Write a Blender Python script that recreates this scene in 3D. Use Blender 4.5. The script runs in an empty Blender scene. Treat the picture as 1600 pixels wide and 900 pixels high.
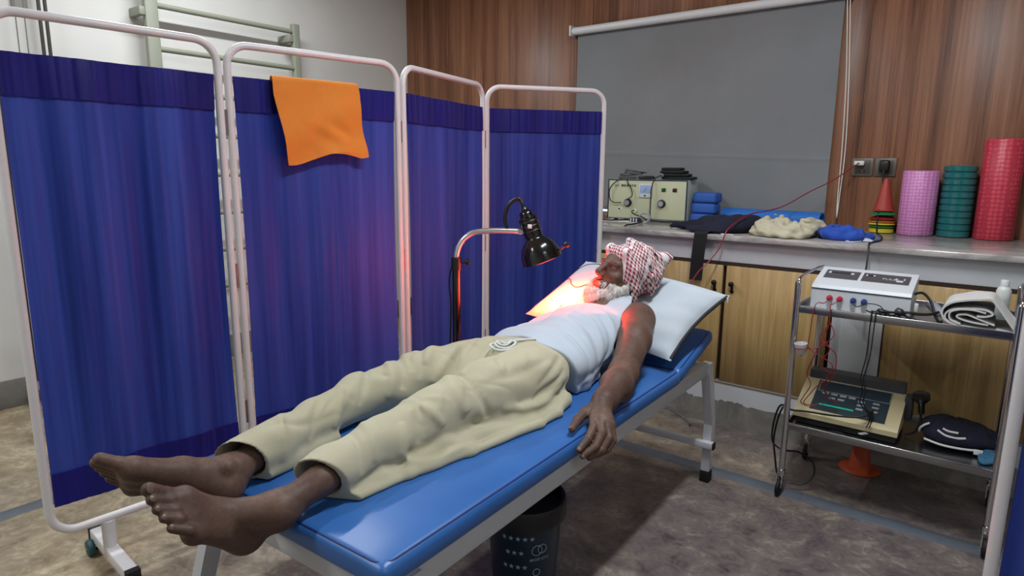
import bpy, bmesh, math, random
import numpy as np
from mathutils import Vector, Matrix
random.seed(7); np.random.seed(7)
S = bpy.context.scene
COL = S.collection
PI = math.pi

# ------------------------------------------------------------------ camera
cam_d = bpy.data.cameras.new('camera'); cam = bpy.data.objects.new('camera', cam_d); COL.objects.link(cam)
cam_d.sensor_width = 36.0; cam_d.lens = 1000.2/1600*36; cam_d.clip_start = 0.05; cam_d.clip_end = 60
def cam_basis(yaw=-.659416, pitch=.184839, roll=.009247):
    cy, sy, cp, sp = math.cos(yaw), math.sin(yaw), math.cos(pitch), math.sin(pitch)
    w = Vector((sy*cp, cy*cp, -sp)); r = Vector((cy, -sy, 0)); u = r.cross(w)
    c, s = math.cos(roll), math.sin(roll)
    return c*r+s*u, -s*r+c*u, w
_r, _u, _w = cam_basis()
cam.matrix_world = Matrix(((_r.x, _u.x, -_w.x, 0), (_r.y, _u.y, -_w.y, 0), (_r.z, _u.z, -_w.z, 1.35), (0, 0, 0, 1)))
S.camera = cam
S.view_settings.view_transform = 'Standard'; S.view_settings.look = 'None'
S.view_settings.gamma = 1.0; S.view_settings.use_curve_mapping = False
S.view_settings.exposure = 0.0

# ------------------------------------------------------------------ world (daylight outside the window)
wd = bpy.data.worlds.new('world'); S.world = wd; wd.use_nodes = True
bg = wd.node_tree.nodes['Background']; bg.inputs[0].default_value = (0.80, 0.90, 1.0, 1); bg.inputs[1].default_value = 3.0

# room numbers (metres)
XL, YB, XR, YF, ZC = -4.32, 4.05, 2.4, -2.2, 3.05
LIGHT = [(-0.50, 1.75, 1.15), (-3.25, 1.9, 0.85), (1.5, 0.3, 0.30), (-2.6, -0.9, 0.85)]   # ceiling tubes: x, y, strength; last two unseen, added as fill light
TUBE_W = 46.0

# ------------------------------------------------------------------ helpers
def lin(c):
    if isinstance(c, str):
        c = [int(c[i:i+2], 16)/255 for i in (0, 2, 4)]
    return tuple((x/12.92 if x <= .04045 else ((x+.055)/1.055)**2.4) for x in c)
MATS = {}
class NT:
    def __init__(s, name):
        s.m = bpy.data.materials.new(name); s.m.use_nodes = True; s.t = s.m.node_tree
        s.b = s.t.nodes['Principled BSDF']; s.o = s.t.nodes['Material Output']
    def n(s, typ, **kw):
        nd = s.t.nodes.new(typ)
        for k, v in kw.items():
            if k.startswith('i_'):
                nd.inputs[int(k[2:]) if k[2:].isdigit() else k[2:].replace('_', ' ')].default_value = v
            else: setattr(nd, k, v)
        return nd
    def l(s, a, b): s.t.links.new(a, b)
    def coord(s, kind='Object', scale=(1, 1, 1), rot=(0, 0, 0)):
        tc = s.n('ShaderNodeTexCoord'); mp = s.n('ShaderNodeMapping')
        mp.inputs['Scale'].default_value = scale; mp.inputs['Rotation'].default_value = rot
        s.l(tc.outputs[kind], mp.inputs[0]); return mp.outputs[0]
    def noise(s, vec, scale, detail=4, rough=.55, dist=0.0):
        nd = s.n('ShaderNodeTexNoise'); nd.inputs['Scale'].default_value = scale; nd.inputs['Detail'].default_value = detail
        nd.inputs['Roughness'].default_value = rough; nd.inputs['Distortion'].default_value = dist; s.l(vec, nd.inputs['Vector']); return nd.outputs['Fac']
    def ramp(s, fac, stops):
        r = s.n('ShaderNodeValToRGB'); el = r.color_ramp.elements
        while len(el) < len(stops): el.new(.5)
        for e, (p, c) in zip(el, stops): e.position = p; e.color = (*lin(c), 1)
        s.l(fac, r.inputs[0]); return r.outputs[0]
    def bump(s, h, strength=.3, dist=.01):
        b = s.n('ShaderNodeBump'); b.inputs['Strength'].default_value = strength; b.inputs['Distance'].default_value = dist
        s.l(h, b.inputs['Height']); s.l(b.outputs[0], s.b.inputs['Normal']); return b
    def math(s, op, a, b=None, c=None):
        m = s.n('ShaderNodeMath', operation=op)
        for i, v in enumerate((a, b, c)):
            if v is None: continue
            if isinstance(v, (int, float)): m.inputs[i].default_value = v
            else: s.l(v, m.inputs[i])
        return m.outputs[0]
    def mix(s, f, a, b):
        m = s.n('ShaderNodeMix', data_type='RGBA')
        if isinstance(f, (int, float)): m.inputs[0].default_value = f
        else: s.l(f, m.inputs[0])
        for i, v in ((6, a), (7, b)):
            if isinstance(v, (str, tuple)): m.inputs[i].default_value = (*lin(v), 1)
            else: s.l(v, m.inputs[i])
        return m.outputs[2]
def M(name, col, rough=.5, metal=0.0, var=.12, vs=18, bump=None, spec=.5, coat=0.0, emit=None, es=0, trans=0):
    """plain procedural material: colour with a little noise, optional relief"""
    if name in MATS: return MATS[name]
    t = NT(name); c = lin(col); v = t.coord()
    f = t.noise(v, vs, 5)
    a = tuple(max(0, x*(1-var)) for x in c); b = tuple(min(1, x*(1+var)) for x in c)
    m = t.n('ShaderNodeMix', data_type='RGBA'); m.inputs[6].default_value = (*a, 1); m.inputs[7].default_value = (*b, 1)
    t.l(f, m.inputs[0]); t.l(m.outputs[2], t.b.inputs['Base Color'])
    t.b.inputs['Roughness'].default_value = rough; t.b.inputs['Metallic'].default_value = metal
    t.b.inputs['Specular IOR Level'].default_value = spec; t.b.inputs['Coat Weight'].default_value = coat
    if bump: t.bump(t.noise(v, bump[0], 4), bump[1], bump[2] if len(bump) > 2 else .004)
    if emit: t.b.inputs['Emission Color'].default_value = (*lin(emit), 1); t.b.inputs['Emission Strength'].default_value = es
    if trans: t.b.inputs['Transmission Weight'].default_value = trans
    MATS[name] = t.m; return t.m

class MB:
    """collects shapes into one mesh"""
    def __init__(s): s.v = []; s.f = []; s.smooth = []
    def add(s, vs, fs, smooth=False):
        o = len(s.v); s.v += [tuple(p) for p in vs]
        for f in fs: s.f.append(tuple(i+o for i in f)); s.smooth.append(smooth)
        return s
    def box(s, lo, hi, bev=0.0, rot=None, at=None, seg=2):
        """box by corners; rot (Matrix 3x3) about its own centre, then moved to at"""
        lo, hi = Vector(lo), Vector(hi); c = (lo+hi)/2; h = (hi-lo)/2
        bm = bmesh.new(); bmesh.ops.create_cube(bm, size=2)
        for v in bm.verts: v.co = Vector((v.co.x*h.x, v.co.y*h.y, v.co.z*h.z))
        if bev > 0: bmesh.ops.bevel(bm, geom=bm.edges[:]+bm.verts[:], offset=min(bev, min(h)*.98), segments=seg, profile=.5, affect='EDGES')
        if rot is not None:
            for v in bm.verts: v.co = rot @ v.co
        cc = Vector(at) if at is not None else c
        vs = [v.co+cc for v in bm.verts]; bm.verts.index_update(); fs = [[v.index for v in f.verts] for f in bm.faces]
        bm.free(); return s.add(vs, fs, bev > 0)
    def tube(s, pts, r, n=10, closed=False, cap=True, flat=1.0, up=None):
        pts = [Vector(p) for p in pts]; N = len(pts)
        rs = r if isinstance(r, (list, tuple)) else [r]*N
        T = []
        for i in range(N):
            a = pts[i-1] if (i > 0 or closed) else pts[i]; b = pts[(i+1) % N] if (i < N-1 or closed) else pts[i]
            d = (b-a); T.append(d.normalized() if d.length > 1e-9 else Vector((0, 0, 1)))
        ref = Vector(up) if up is not None else (Vector((0, 0, 1)) if abs(T[0].z) < .9 else Vector((1, 0, 0)))
        nrm = (ref-ref.dot(T[0])*T[0]).normalized(); vs = []
        for i in range(N):
            nrm = nrm-nrm.dot(T[i])*T[i]
            nrm = nrm.normalized() if nrm.length > 1e-6 else T[i].orthogonal().normalized()
            bn = T[i].cross(nrm)
            for k in range(n):
                a = 2*PI*k/n; vs.append(pts[i]+rs[i]*(math.cos(a)*nrm*flat+math.sin(a)*bn))
        fs = []
        for i in range(N if closed else N-1):
            j = (i+1) % N
            for k in range(n): fs.append((i*n+k, i*n+(k+1) % n, j*n+(k+1) % n, j*n+k))
        if cap and not closed: fs += [tuple(range(n))[::-1], tuple((N-1)*n+k for k in range(n))]
        return s.add(vs, fs, True)
    def cyl(s, a, b, r, n=20, r2=None): return s.tube([a, b], [r, r if r2 is None else r2], n)
    def lathe(s, prof, base, axis=(0, 0, 1), n=28, smooth=True):
        """prof: (radius, height) along axis from base"""
        ax = Vector(axis).normalized(); u = ax.orthogonal().normalized(); w = ax.cross(u); base = Vector(base); vs = []
        for rr, h in prof:
            for k in range(n):
                a = 2*PI*k/n; vs.append(base+ax*h+rr*(math.cos(a)*u+math.sin(a)*w))
        fs = []
        for i in range(len(prof)-1):
            for k in range(n): fs.append((i*n+k, i*n+(k+1) % n, (i+1)*n+(k+1) % n, (i+1)*n+k))
        if prof[0][0] > 1e-5: fs.append(tuple(range(n))[::-1])
        if prof[-1][0] > 1e-5: fs.append(tuple((len(prof)-1)*n+k for k in range(n)))
        return s.add(vs, fs, smooth)
    def prism(s, poly, ext):
        """flat polygon (3d points) extruded by vector ext"""
        n = len(poly); e = Vector(ext); vs = [Vector(p) for p in poly]+[Vector(p)+e for p in poly]
        fs = [tuple(range(n))[::-1], tuple(range(n, 2*n))]+[(i, (i+1) % n, n+(i+1) % n, n+i) for i in range(n)]
        return s.add(vs, fs, False)
    def grid(s, fn, nu, nv, thick=0.0, smooth=True):
        """surface fn(u,v)->point, u,v in 0..1; thick gives it a back"""
        P = [[Vector(fn(i/nu, j/nv)) for j in range(nv+1)] for i in range(nu+1)]
        vs = [p for row in P for p in row]; W = nv+1
        fs = [(i*W+j, (i+1)*W+j, (i+1)*W+j+1, i*W+j+1) for i in range(nu) for j in range(nv)]
        if thick:
            off = len(vs); nv_ = []
            for i in range(nu+1):
                for j in range(nv+1):
                    du = P[min(i+1, nu)][j]-P[max(i-1, 0)][j]; dv = P[i][min(j+1, nv)]-P[i][max(j-1, 0)]
                    nn = du.cross(dv); nn = nn.normalized() if nn.length > 1e-12 else Vector((0, 0, 1))
                    nv_.append(P[i][j]-nn*thick)
            vs += nv_; fs += [tuple(off+k for k in f[::-1]) for f in fs[:]]
            edge = [(i*W, (i+1)*W) for i in range(nu)]+[((i+1)*W+nv, i*W+nv) for i in range(nu)]+[(j+1, j) for j in range(nv)]+[(nu*W+j, nu*W+j+1) for j in range(nv)]
            fs += [(b, a, off+a, off+b) for a, b in edge]
        return s.add(vs, fs, smooth)
    def merge(s, o): return s.add(o.v, o.f, True)

def root_loc(o):
    p = Vector((0, 0, 0))
    while o is not None: p += o.location; o = o.parent
    return p
def obj(name, mb, mat, parent=None, local=False, origin=None, bevel=None):
    me = bpy.data.meshes.new(name)
    V = mb.v
    off = Vector((0, 0, 0))
    if parent is not None:
        if not local: off = root_loc(parent)
    elif not local:
        if origin is not None: off = Vector(origin)
        else:
            A = np.array(V); lo, hi = A.min(0), A.max(0); off = Vector(((lo[0]+hi[0])/2, (lo[1]+hi[1])/2, lo[2]))
    me.from_pydata([(p[0]-off.x, p[1]-off.y, p[2]-off.z) for p in V], [], mb.f)
    me.polygons.foreach_set('use_smooth', mb.smooth)
    me.update()
    o = bpy.data.objects.new(name, me); COL.objects.link(o)
    if mat is not None: me.materials.append(mat)
    if parent is not None: o.parent = parent
    else: o.location = off if not local else (0, 0, 0)
    if any(mb.smooth):
        m = o.modifiers.new('edges', 'EDGE_SPLIT'); m.split_angle = math.radians(50)
    return o
def tag(o, label, cat, group=None):
    o['label'] = label; o['category'] = cat
    if group: o['group'] = group
    return o
def thing(name, label, cat, loc=(0, 0, 0), group=None):
    o = bpy.data.objects.new(name, None); COL.objects.link(o); o.location = loc; o.empty_display_size = .1
    return tag(o, label, cat, group)
def struct(o): o['kind'] = 'structure'; return o
def catmull(pts, per=6, closed=False):
    P = [Vector(p) for p in pts]; n = len(P); out = []
    for i in range(n if closed else n-1):
        p0 = P[i-1] if (i > 0 or closed) else P[0]; p1 = P[i]; p2 = P[(i+1) % n]; p3 = P[(i+2) % n] if (i+2 < n or closed) else P[-1]
        for k in range(per):
            t = k/per
            out.append(.5*((2*p1)+(-p0+p2)*t+(2*p0-5*p1+4*p2-p3)*t*t+(-p0+3*p1-3*p2+p3)*t*t*t))
    if not closed: out.append(P[-1])
    return out
def rotz(a): return Matrix.Rotation(a, 3, 'Z')
def text_mesh(body, size, mat, parent, pos, right, up, name='lettering', ext=.0004, align='CENTER'):
    """lettering as real mesh, laid on a surface"""
    cu = bpy.data.curves.new(name, 'FONT'); cu.body = body; cu.size = size; cu.extrude = ext; cu.align_x = align; cu.align_y = 'CENTER'; cu.resolution_u = 2
    to = bpy.data.objects.new(name, cu); COL.objects.link(to)
    bpy.context.view_layer.update()
    me = bpy.data.meshes.new_from_object(to.evaluated_get(bpy.context.evaluated_depsgraph_get()))
    bpy.data.objects.remove(to)
    R = Vector(right).normalized(); U = Vector(up).normalized(); N = R.cross(U); off = root_loc(parent)
    for v in me.vertices: c = v.co.copy(); v.co = Vector(pos)-off+R*c.x+U*c.y+N*(c.z+ext)
    me.materials.clear(); me.materials.append(mat); me.name = name
    o = bpy.data.objects.new(name, me); COL.objects.link(o); o.parent = parent; return o

# ------------------------------------------------------------------ materials of the room
def wood_wall():
    t = NT('reddish wood laminate'); v = t.coord('Object', (9, 9, .55))
    big = t.noise(v, 1.3, 5, .6, .9)
    v2 = t.coord('Object', (70, 70, 1.2)); fine = t.noise(v2, 1.0, 6, .7, .3)
    w = t.n('ShaderNodeTexWave', wave_type='BANDS', bands_direction='X'); w.inputs['Scale'].default_value = .22; w.inputs['Distortion'].default_value = 14; w.inputs['Detail'].default_value = 3; w.inputs['Detail Scale'].default_value = .8
    t.l(t.coord('Object', (7, 7, .8)), w.inputs[0])
    f = t.math('ADD', t.math('MULTIPLY', big, .34), t.math('ADD', t.math('MULTIPLY', fine, .56), t.math('MULTIPLY', w.outputs['Fac'], .10)))
    c = t.ramp(f, [(.34, '53311f'), (.45, '784c33'), (.55, '8d5e43'), (.70, 'a4775a')])
    t.l(c, t.b.inputs['Base Color']); t.b.inputs['Roughness'].default_value = .42; t.bump(fine, .06, .002); return t.m
def oak():
    t = NT('light oak laminate'); v = t.coord('Object', (14, 14, .8)); big = t.noise(v, 1.0, 5, .6, 1.2)
    fine = t.noise(t.coord('Object', (110, 110, 2.2)), 1.0, 5, .7)
    f = t.math('ADD', t.math('MULTIPLY', big, .6), t.math('MULTIPLY', fine, .4))
    t.l(t.ramp(f, [(.3, '8a6c42'), (.48, 'a78957'), (.6, 'ba9d6a'), (.75, 'c9b07e')]), t.b.inputs['Base Color'])
    t.b.inputs['Roughness'].default_value = .4; return t.m
def floor_mat():
    t = NT('polished marble chip floor'); v = t.coord('Object')
    sx = t.n('ShaderNodeSeparateXYZ'); t.l(v, sx.inputs[0])
    n1 = t.noise(v, 3.2, 6, .62, 2.2); n2 = t.noise(v, 14, 6, .6, 2.6); n3 = t.noise(v, 1.1, 3)
    vo = t.n('ShaderNodeTexVoronoi', feature='F1'); vo.inputs['Scale'].default_value = 9; t.l(v, vo.inputs['Vector'])
    f = t.math('ADD', t.math('MULTIPLY', n1, .5), t.math('ADD', t.math('MULTIPLY', n2, .42), t.math('MULTIPLY', vo.outputs['Distance'], .16)))
    c1 = t.ramp(f, [(.36, '6a5a46'), (.5, '93836a'), (.60, 'a8997e'), (.68, 'c2b496'), (.8, 'a89374')])
    c2 = t.ramp(f, [(.36, '443b3c'), (.5, '696061'), (.60, '7a706c'), (.68, '968d84'), (.8, '80706a')])
    t.l(t.mix(t.math('SMOOTH_MIN', t.math('MAXIMUM', t.math('ADD', t.math('MULTIPLY', t.math('SUBTRACT', n3, .45), 3), t.math('ADD', t.math('MULTIPLY', sx.outputs[0], .45), .75)), 0), 1, .1), c1, c2), t.b.inputs['Base Color'])
    t.b.inputs['Roughness'].default_value = .38; t.bump(n2, .05, .002); return t.m
def marble_top():
    t = NT('grey marble worktop'); v = t.coord('Object', (1, 3, 3)); n = t.noise(v, 3.5, 6, .65, 1.5)
    t.l(t.ramp(n, [(.3, '807c7a'), (.5, 'a39e9b'), (.62, 'b8b3b0'), (.8, '8d8886')]), t.b.inputs['Base Color'])
    t.b.inputs['Roughness'].default_value = .16; return t.m
def concrete():
    t = NT('bare plaster plinth'); v = t.coord(); n = t.noise(v, 6, 6, .65, .8); n2 = t.noise(v, 40, 4)
    sx = t.n('ShaderNodeSeparateXYZ'); t.l(v, sx.inputs[0])
    edge = t.math('ADD', sx.outputs[2], t.math('MULTIPLY', t.math('SUBTRACT', n, .5), .09))
    g = t.ramp(n, [(.3, '6c6862'), (.55, '87837c'), (.75, '9c978f')])
    t.l(t.mix(t.math('GREATER_THAN', edge, .135), g, 'c9ccce'), t.b.inputs['Base Color'])
    t.b.inputs['Roughness'].default_value = .85; t.bump(n2, .3, .004); return t.m
def wall_paint():
    t = NT('white wall paint'); v = t.coord(); n = t.noise(v, 1.6, 5, .5); n2 = t.noise(v, 60, 3)
    t.l(t.ramp(n, [(.3, 'd2d1cc'), (.7, 'dedcd7')]), t.b.inputs['Base Color']); t.b.inputs['Roughness'].default_value = .6
    t.bump(n2, .05, .002); return t.m
WOOD, OAK, FLOOR, MARBLE, CONC, PAINT = wood_wall(), oak(), floor_mat(), marble_top(), concrete(), wall_paint()
WHITE_METAL = M('white painted steel', 'd9d6d8', .32, 0, .04, 30, (60, .05))
CHROME = M('polished chrome', 'd8d8d8', .14, 1.0, .05, 9)
STEEL = M('brushed stainless steel', 'a9a9ab', .27, 1.0, .12, 25, (90, .06))
BLACKP = M('black plastic', '141416', .38, 0, .2, 40)
RUBBER = M('black rubber', '0c0c0d', .7, 0, .2, 60)
DARKSTRIP = M('slate blue floor strip', '5f6670', .42, 0, .18, 14, (50, .05))
WHITEP = M('white plastic', 'dcdcd8', .35, 0, .04, 20)
DARKWOOD = M('dark stained edge', '2c1a12', .6, 0, .2, 25)

# ------------------------------------------------------------------ room shell
fl = MB(); fl.box((XL, YF, -.12), (XR, YB, 0)); floor = struct(obj('floor', fl, FLOOR))
STRIP = []
def strip(lo, hi, along):
    a0, a1 = lo[along], hi[along]; step = .61; a = a0
    while a < a1-.02:
        b = min(a+step, a1); l, h = list(lo), list(hi); l[along] = a+.002; h[along] = b-.002
        m = MB(); m.box((l[0], l[1], -.01), (h[0], h[1], .0012), .0008, seg=1); obj('strip_tile', m, DARKSTRIP, floor); a = b
strip((-2.99, 2.678), (XR, 2.760), 0)
strip((-3.0, YF), (-2.925, 2.676), 1)
m = MB(); m.box((XL-.15, YF, 0), (XL, YB+.15, ZC)); wall_left = struct(obj('wall_left', m, PAINT))
m = MB(); m.box((XL, YF, 0), (XL+.012, YB, .16), .003); struct(obj('baseboard_left', m, M('stained skirting', '7a7872', .7, 0, .35, 12, (30, .2))))
m = MB(); m.box((XR, YF, 0), (XR+.15, YB+.15, ZC)); struct(obj('wall_right', m, PAINT))
m = MB(); m.box((XL-.15, YF-.15, 0), (XR+.15, YF, ZC)); struct(obj('wall_front', m, PAINT))
m = MB(); m.box((XL-.15, YF-.15, ZC), (XR+.15, YB+.15, ZC+.12)); struct(obj('ceiling', m, M('ceiling paint', 'dcdbd6', .7, 0, .03)))
# back wall: masonry round the window opening, faced with wood panels
WX0, WX1, WZ0, WZ1 = -2.45, -.95, 1.03, 2.22
m = MB()
m.box((XL, YB+.012, 0), (WX0, YB+.15, ZC)); m.box((WX1, YB+.012, 0), (XR, YB+.15, ZC)); m.box((WX0, YB+.012, 0), (WX1, YB+.15, WZ0)); m.box((WX0, YB+.012, WZ1), (WX1, YB+.15, ZC))
wall_back = struct(obj('wall_back', m, PAINT))
def panel(x0, x1, z0, z1):
    p = MB(); p.box((x0+.0012, YB, z0), (x1-.0012, YB+.013, z1), .0012, seg=1); obj('wood_panel', p, WOOD, wall_back)
panel(XL, WX0, 0, ZC); panel(WX0, WX1, WZ1, ZC); panel(WX0, WX1, 0, WZ0); panel(WX1, -.715, 0, ZC); panel(-.715, .505, 0, ZC); panel(.505, 1.725, 0, ZC); panel(1.725, XR, 0, ZC)
# window behind the blind
m = MB()
for lo, hi in (((WX0, YB+.05, WZ0), (WX0+.05, YB+.1, WZ1)), ((WX1-.05, YB+.05, WZ0), (WX1, YB+.1, WZ1)), ((WX0, YB+.05, WZ1-.05), (WX1, YB+.1, WZ1)), ((WX0, YB+.05, WZ0), (WX1, YB+.1, WZ0+.02)), ((-1.725, YB+.05, WZ0), (-1.675, YB+.1, WZ1))):
    m.box(lo, hi, .004)
win = struct(obj('window_1', m, M('aluminium window frame', 'b9babb', .4, .6)))
gl = M('window glass', 'f2f6f6', .03, 0, .01, trans=1.0)
for x0, x1 in ((WX0+.05, -1.725), (-1.675, WX1-.05)):
    m = MB(); m.box((x0, YB+.072, WZ0+.02), (x1, YB+.078, WZ1-.05)); obj('pane', m, gl, win)
# ceiling lights
DIFF = NT('lit fluorescent tube'); DIFF.b.inputs['Base Color'].default_value = (1, 1, 1, 1)
DIFF.b.inputs['Emission Color'].default_value = (.90, .96, 1.0, 1); DIFF.b.inputs['Emission Strength'].default_value = 2.0
for i, (x, y, k) in enumerate(LIGHT):
    t = thing('ceiling_light', ['white tube light fixed to the ceiling over the couch', 'white tube light fixed to the ceiling beside the wall bars', 'unseen tube light added right of the couch as fill', 'unseen tube light added behind the screen end to brighten the left floor'][i], 'ceiling light', (x, y, ZC-.002))
    m = MB(); m.box((x-.035, y-.62, ZC-.035), (x+.035, y+.62, ZC-.001), .006); obj('housing', m, WHITE_METAL, t)
    m = MB(); m.cyl((x, y-.59, ZC-.055), (x, y+.59, ZC-.055), .013, 12); obj('tube', m, DIFF.m, t)
    for s in (-1, 1):
        m = MB(); m.box((x-.016, y+s*.6-.012, ZC-.075), (x+.016, y+s*.6+.012, ZC-.03), .004); obj('lamp_holder', m, WHITEP, t)
    ld = bpy.data.lights.new('tube_glow', 'AREA'); ld.shape = 'RECTANGLE'; ld.size = .10; ld.size_y = 1.18; ld.energy = TUBE_W*k; ld.color = (.92, .97, 1.0)
    lo = bpy.data.objects.new('tube_glow', ld); COL.objects.link(lo); lo.parent = t; lo.location = (0, 0, -.075)
# ------------------------------------------------------------------ worktop, cabinets
CY = 3.265                                   # cabinet front
trim = MB(); trim.box((-2.1, CY, 0), (XR, YB, .235)); plinth = struct(obj('trim_1', trim, CONC))
wt = thing('worktop', 'long grey marble worktop running under the window blind', 'worktop', (0, 3.6, 1.025))
m = MB(); m.box((-2.12, 3.225, .995), (XR, YB-.002, 1.025), .006); obj('slab', m, MARBLE, wt)
m = MB(); m.box((-2.1, CY+.007, .885), (XR, CY+.03, .9945), .002); obj('fascia', m, M('white marble fascia', 'c9ccd0', .35, 0, .08, 6), wt)
knob_m = M('bronze knob', '2a211b', .4, .7, .2, 40)
def cabinet(x0, x1, doors, label):
    t = thing('base_cabinet', label, 'cabinet', ((x0+x1)/2, 3.6, .235))
    m = MB(); m.box((x0, CY+.03, .236), (x1, YB-.002, .8845)); obj('carcass', m, DARKWOOD, t)
    m = MB(); m.box((x0, CY+.008, .862), (x1, CY+.03, .884)); obj('top_rail', m, DARKWOOD, t)
    m = MB(); m.box((x0, CY-.004, .2355), (x1, CY+.03, .247), .002); obj('bottom_rail', m, M('worn grey edge', '8d8478', .7, 0, .2, 30), t)
    for a, b, k in doors:
        m = MB(); m.box((a, CY-.002, .2475), (b, CY+.018, .866), .0025, seg=1); d = obj('door', m, OAK, t)
        if k is not None:
            kx = a+.035 if k < 0 else b-.035
            m = MB(); m.lathe([(.004, 0), (.005, .012), (.013, .016), (.014, .024), (.009, .03), (0, .031)], (kx, CY-.002, .775), (0, -1, 0), 14)
            m.box((kx-.006, CY-.012, .735), (kx+.006, CY-.002, .768), .003); m.lathe([(.010, 0), (.010, .004), (0, .005)], (kx, CY-.002, .735), (0, -1, 0), 12)
            obj('knob', m, knob_m, d)
cabinet(-1.62, -.61, [(-1.618, -1.148, 1), (-1.128, -.63, -1)], 'oak door cabinet between the couch head and the trolley')
cabinet(-2.1, -1.622, [(-2.098, -1.624, None)], 'oak door cabinet hidden behind the couch and the screen end')
cabinet(-.40, .62, [(-.395, .10, 1), (.12, .618, -1)], 'oak door cabinet behind the steel trolley')
cabinet(.62, XR, [(.63, 1.1, 1), (1.12, 1.6, -1), (1.62, XR-.01, None)], 'oak door cabinet right of the steel trolley')
m = MB(); m.box((-.61, CY-.012, .236), (-.40, YB, .884), .003); m.box((-.565, CY-.02, .236), (-.445, CY-.011, .884), .002)
tag(obj('counter_support', m, M('white support slab', 'c6c9c8', .4, 0, .08, 8)), 'white upright slab carrying the worktop behind the trolley', 'support')

# ------------------------------------------------------------------ roller blind
t = thing('roller_blind', 'grey fabric roller blind lowered over the window', 'blind', (-1.7, 4.0, 1.06))
m = MB(); m.cyl((-2.575, 4.0, 2.295), (-.83, 4.0, 2.295), .026, 20); obj('roller_tube', m, M('white aluminium tube', 'dfe1e2', .35, 0, .04), t)
for x in (-2.585, -.82):
    m = MB(); m.box((x-.008, 3.965, 2.262), (x+.008, YB-.001, 2.332), .004); obj('bracket', m, WHITEP, t)
def blind_mat():
    n = NT('grey screen fabric'); v = n.coord(); k = n.noise(v, 1.4, 4); w = n.noise(n.coord('Object', (260, 260, 260)), 1, 2)
    n.l(n.ramp(k, [(.3, '77797b'), (.7, '838588')]), n.b.inputs['Base Color']); n.b.inputs['Roughness'].default_value = .75; n.bump(w, .1, .001); return n.m
def fb(u, v):
    x = -2.555+u*1.705; z = 2.29-v*1.205
    seam = math.exp(-((z-(1.47-.055*(u)))/.006)**2)
    return (x, 4.026-.004*math.sin(u*6)*v-.004*seam+.003*math.sin(v*9+u*3), z)
m = MB(); m.grid(fb, 24, 120, .0015); obj('fabric', m, blind_mat(), t)
m = MB(); m.box((-2.555, 4.019, 1.07), (-.85, 4.033, 1.095), .003); obj('bottom_bar', m, M('grey blind bar', '6c6e70', .5), t)
m = MB()
for dx, top in ((0, -.835), (.014, -.821)):
    m.tube(catmull([(top, 3.985, 2.29), (-.80+dx, 3.985, 1.85), (-.785+dx*1.2, 3.985, 1.48), (-.782+dx*.6, 3.985, 1.2), (-.777, 3.985, 1.09)], 6), .0028, 6)
obj('pull_cord', m, M('white bead cord', 'e6e3dd', .5), t)

# ------------------------------------------------------------------ wall bars and pulley tower on the left wall
GREENISH = M('pale olive painted steel', '8d9080', .5, 0, .06, 12, (40, .05))
BX = -4.2
t = thing('wall_bars', 'olive painted steel climbing bars mounted on the white wall', 'wall bars', (BX, 2.35, 0))
for y0, y1, zt in ((1.835, 1.91, 2.62), (2.83, 2.885, 2.345)):
    m = MB(); m.box((BX-.02, y0, .05), (BX+.02, y1, zt), .006); obj('upright', m, GREENISH, t)
for i in range(8):
    z = 2.292-i*.25
    if z < .3: break
    m = MB(); m.cyl((BX, 1.90, z), (BX, 2.84, z), .017, 14); obj('rung', m, GREENISH, t)
for y0, y1, zz in ((1.80, 1.835, 2.24), (2.79, 2.83, 2.235), (1.80, 1.835, .5), (2.79, 2.83, .5)):
    m = MB(); m.box((XL+.001, y0, zz-.02), (BX+.02, y1, zz+.03), .005); obj('wall_bracket', m, GREENISH, t)
t = thing('pulley_tower', 'tall chrome pulley rails with hanging cords at the left picture edge', 'exercise pulley', (-4.25, 1.2, 0))
m = MB(); m.box((XL+.002, 1.215, 2.14), (XL+.02, 1.285, 2.9), .004); obj('back_plate', m, M('grey pulley plate', '9a978f', .5, 0, .1), t)
for y in (1.09, 1.315, 1.345):
    m = MB(); m.cyl((-4.24, y, .1), (-4.24, y, 2.9), .009, 12); obj('rail', m, M('dark steel rail', '4a4a46', .4, .6), t)
for y in (1.195, 1.235):
    m = MB(); m.cyl((-4.23, y, .7), (-4.23, y+.012, 2.85), .003, 6); obj('cord', m, M('grey pulley cord', '77746c', .6), t)
for z in (2.84, .1):
    m = MB(); m.box((-4.27, 1.06, z), (-4.2, 1.36, z+.05), .006); obj('end_bracket', m, CHROME, t)

# ------------------------------------------------------------------ folding ward screens
def curtain_mat(name, a, b, tr):
    n = NT(name); v = n.coord(); k = n.noise(n.coord('Object', (16, 16, .45)), 1.0, 3, .6)
    c = n.ramp(k, [(.35, a), (.65, b)]); n.l(c, n.b.inputs['Base Color']); n.b.inputs['Roughness'].default_value = .5
    n.b.inputs['Sheen Weight'].default_value = .12; n.b.inputs['Specular IOR Level'].default_value = .25
    w = n.noise(n.coord('Object', (420, 420, 420)), 1, 2); n.bump(w, .06, .001)
    tl = n.n('ShaderNodeBsdfTranslucent'); n.l(c, tl.inputs[0]); mx = n.n('ShaderNodeMixShader'); mx.inputs[0].default_value = tr
    n.l(n.b.outputs[0], mx.inputs[1]); n.l(tl.outputs[0], mx.inputs[2]); n.l(mx.outputs[0], n.o.inputs[0]); return n.m
CURT = curtain_mat('royal blue screen cloth', '2e409c', '4a62c0', .42)
HEM = curtain_mat('doubled blue hem', '100f66', '17177a', .06)
ZTOP, ZBOT = 1.770, .185
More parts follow.
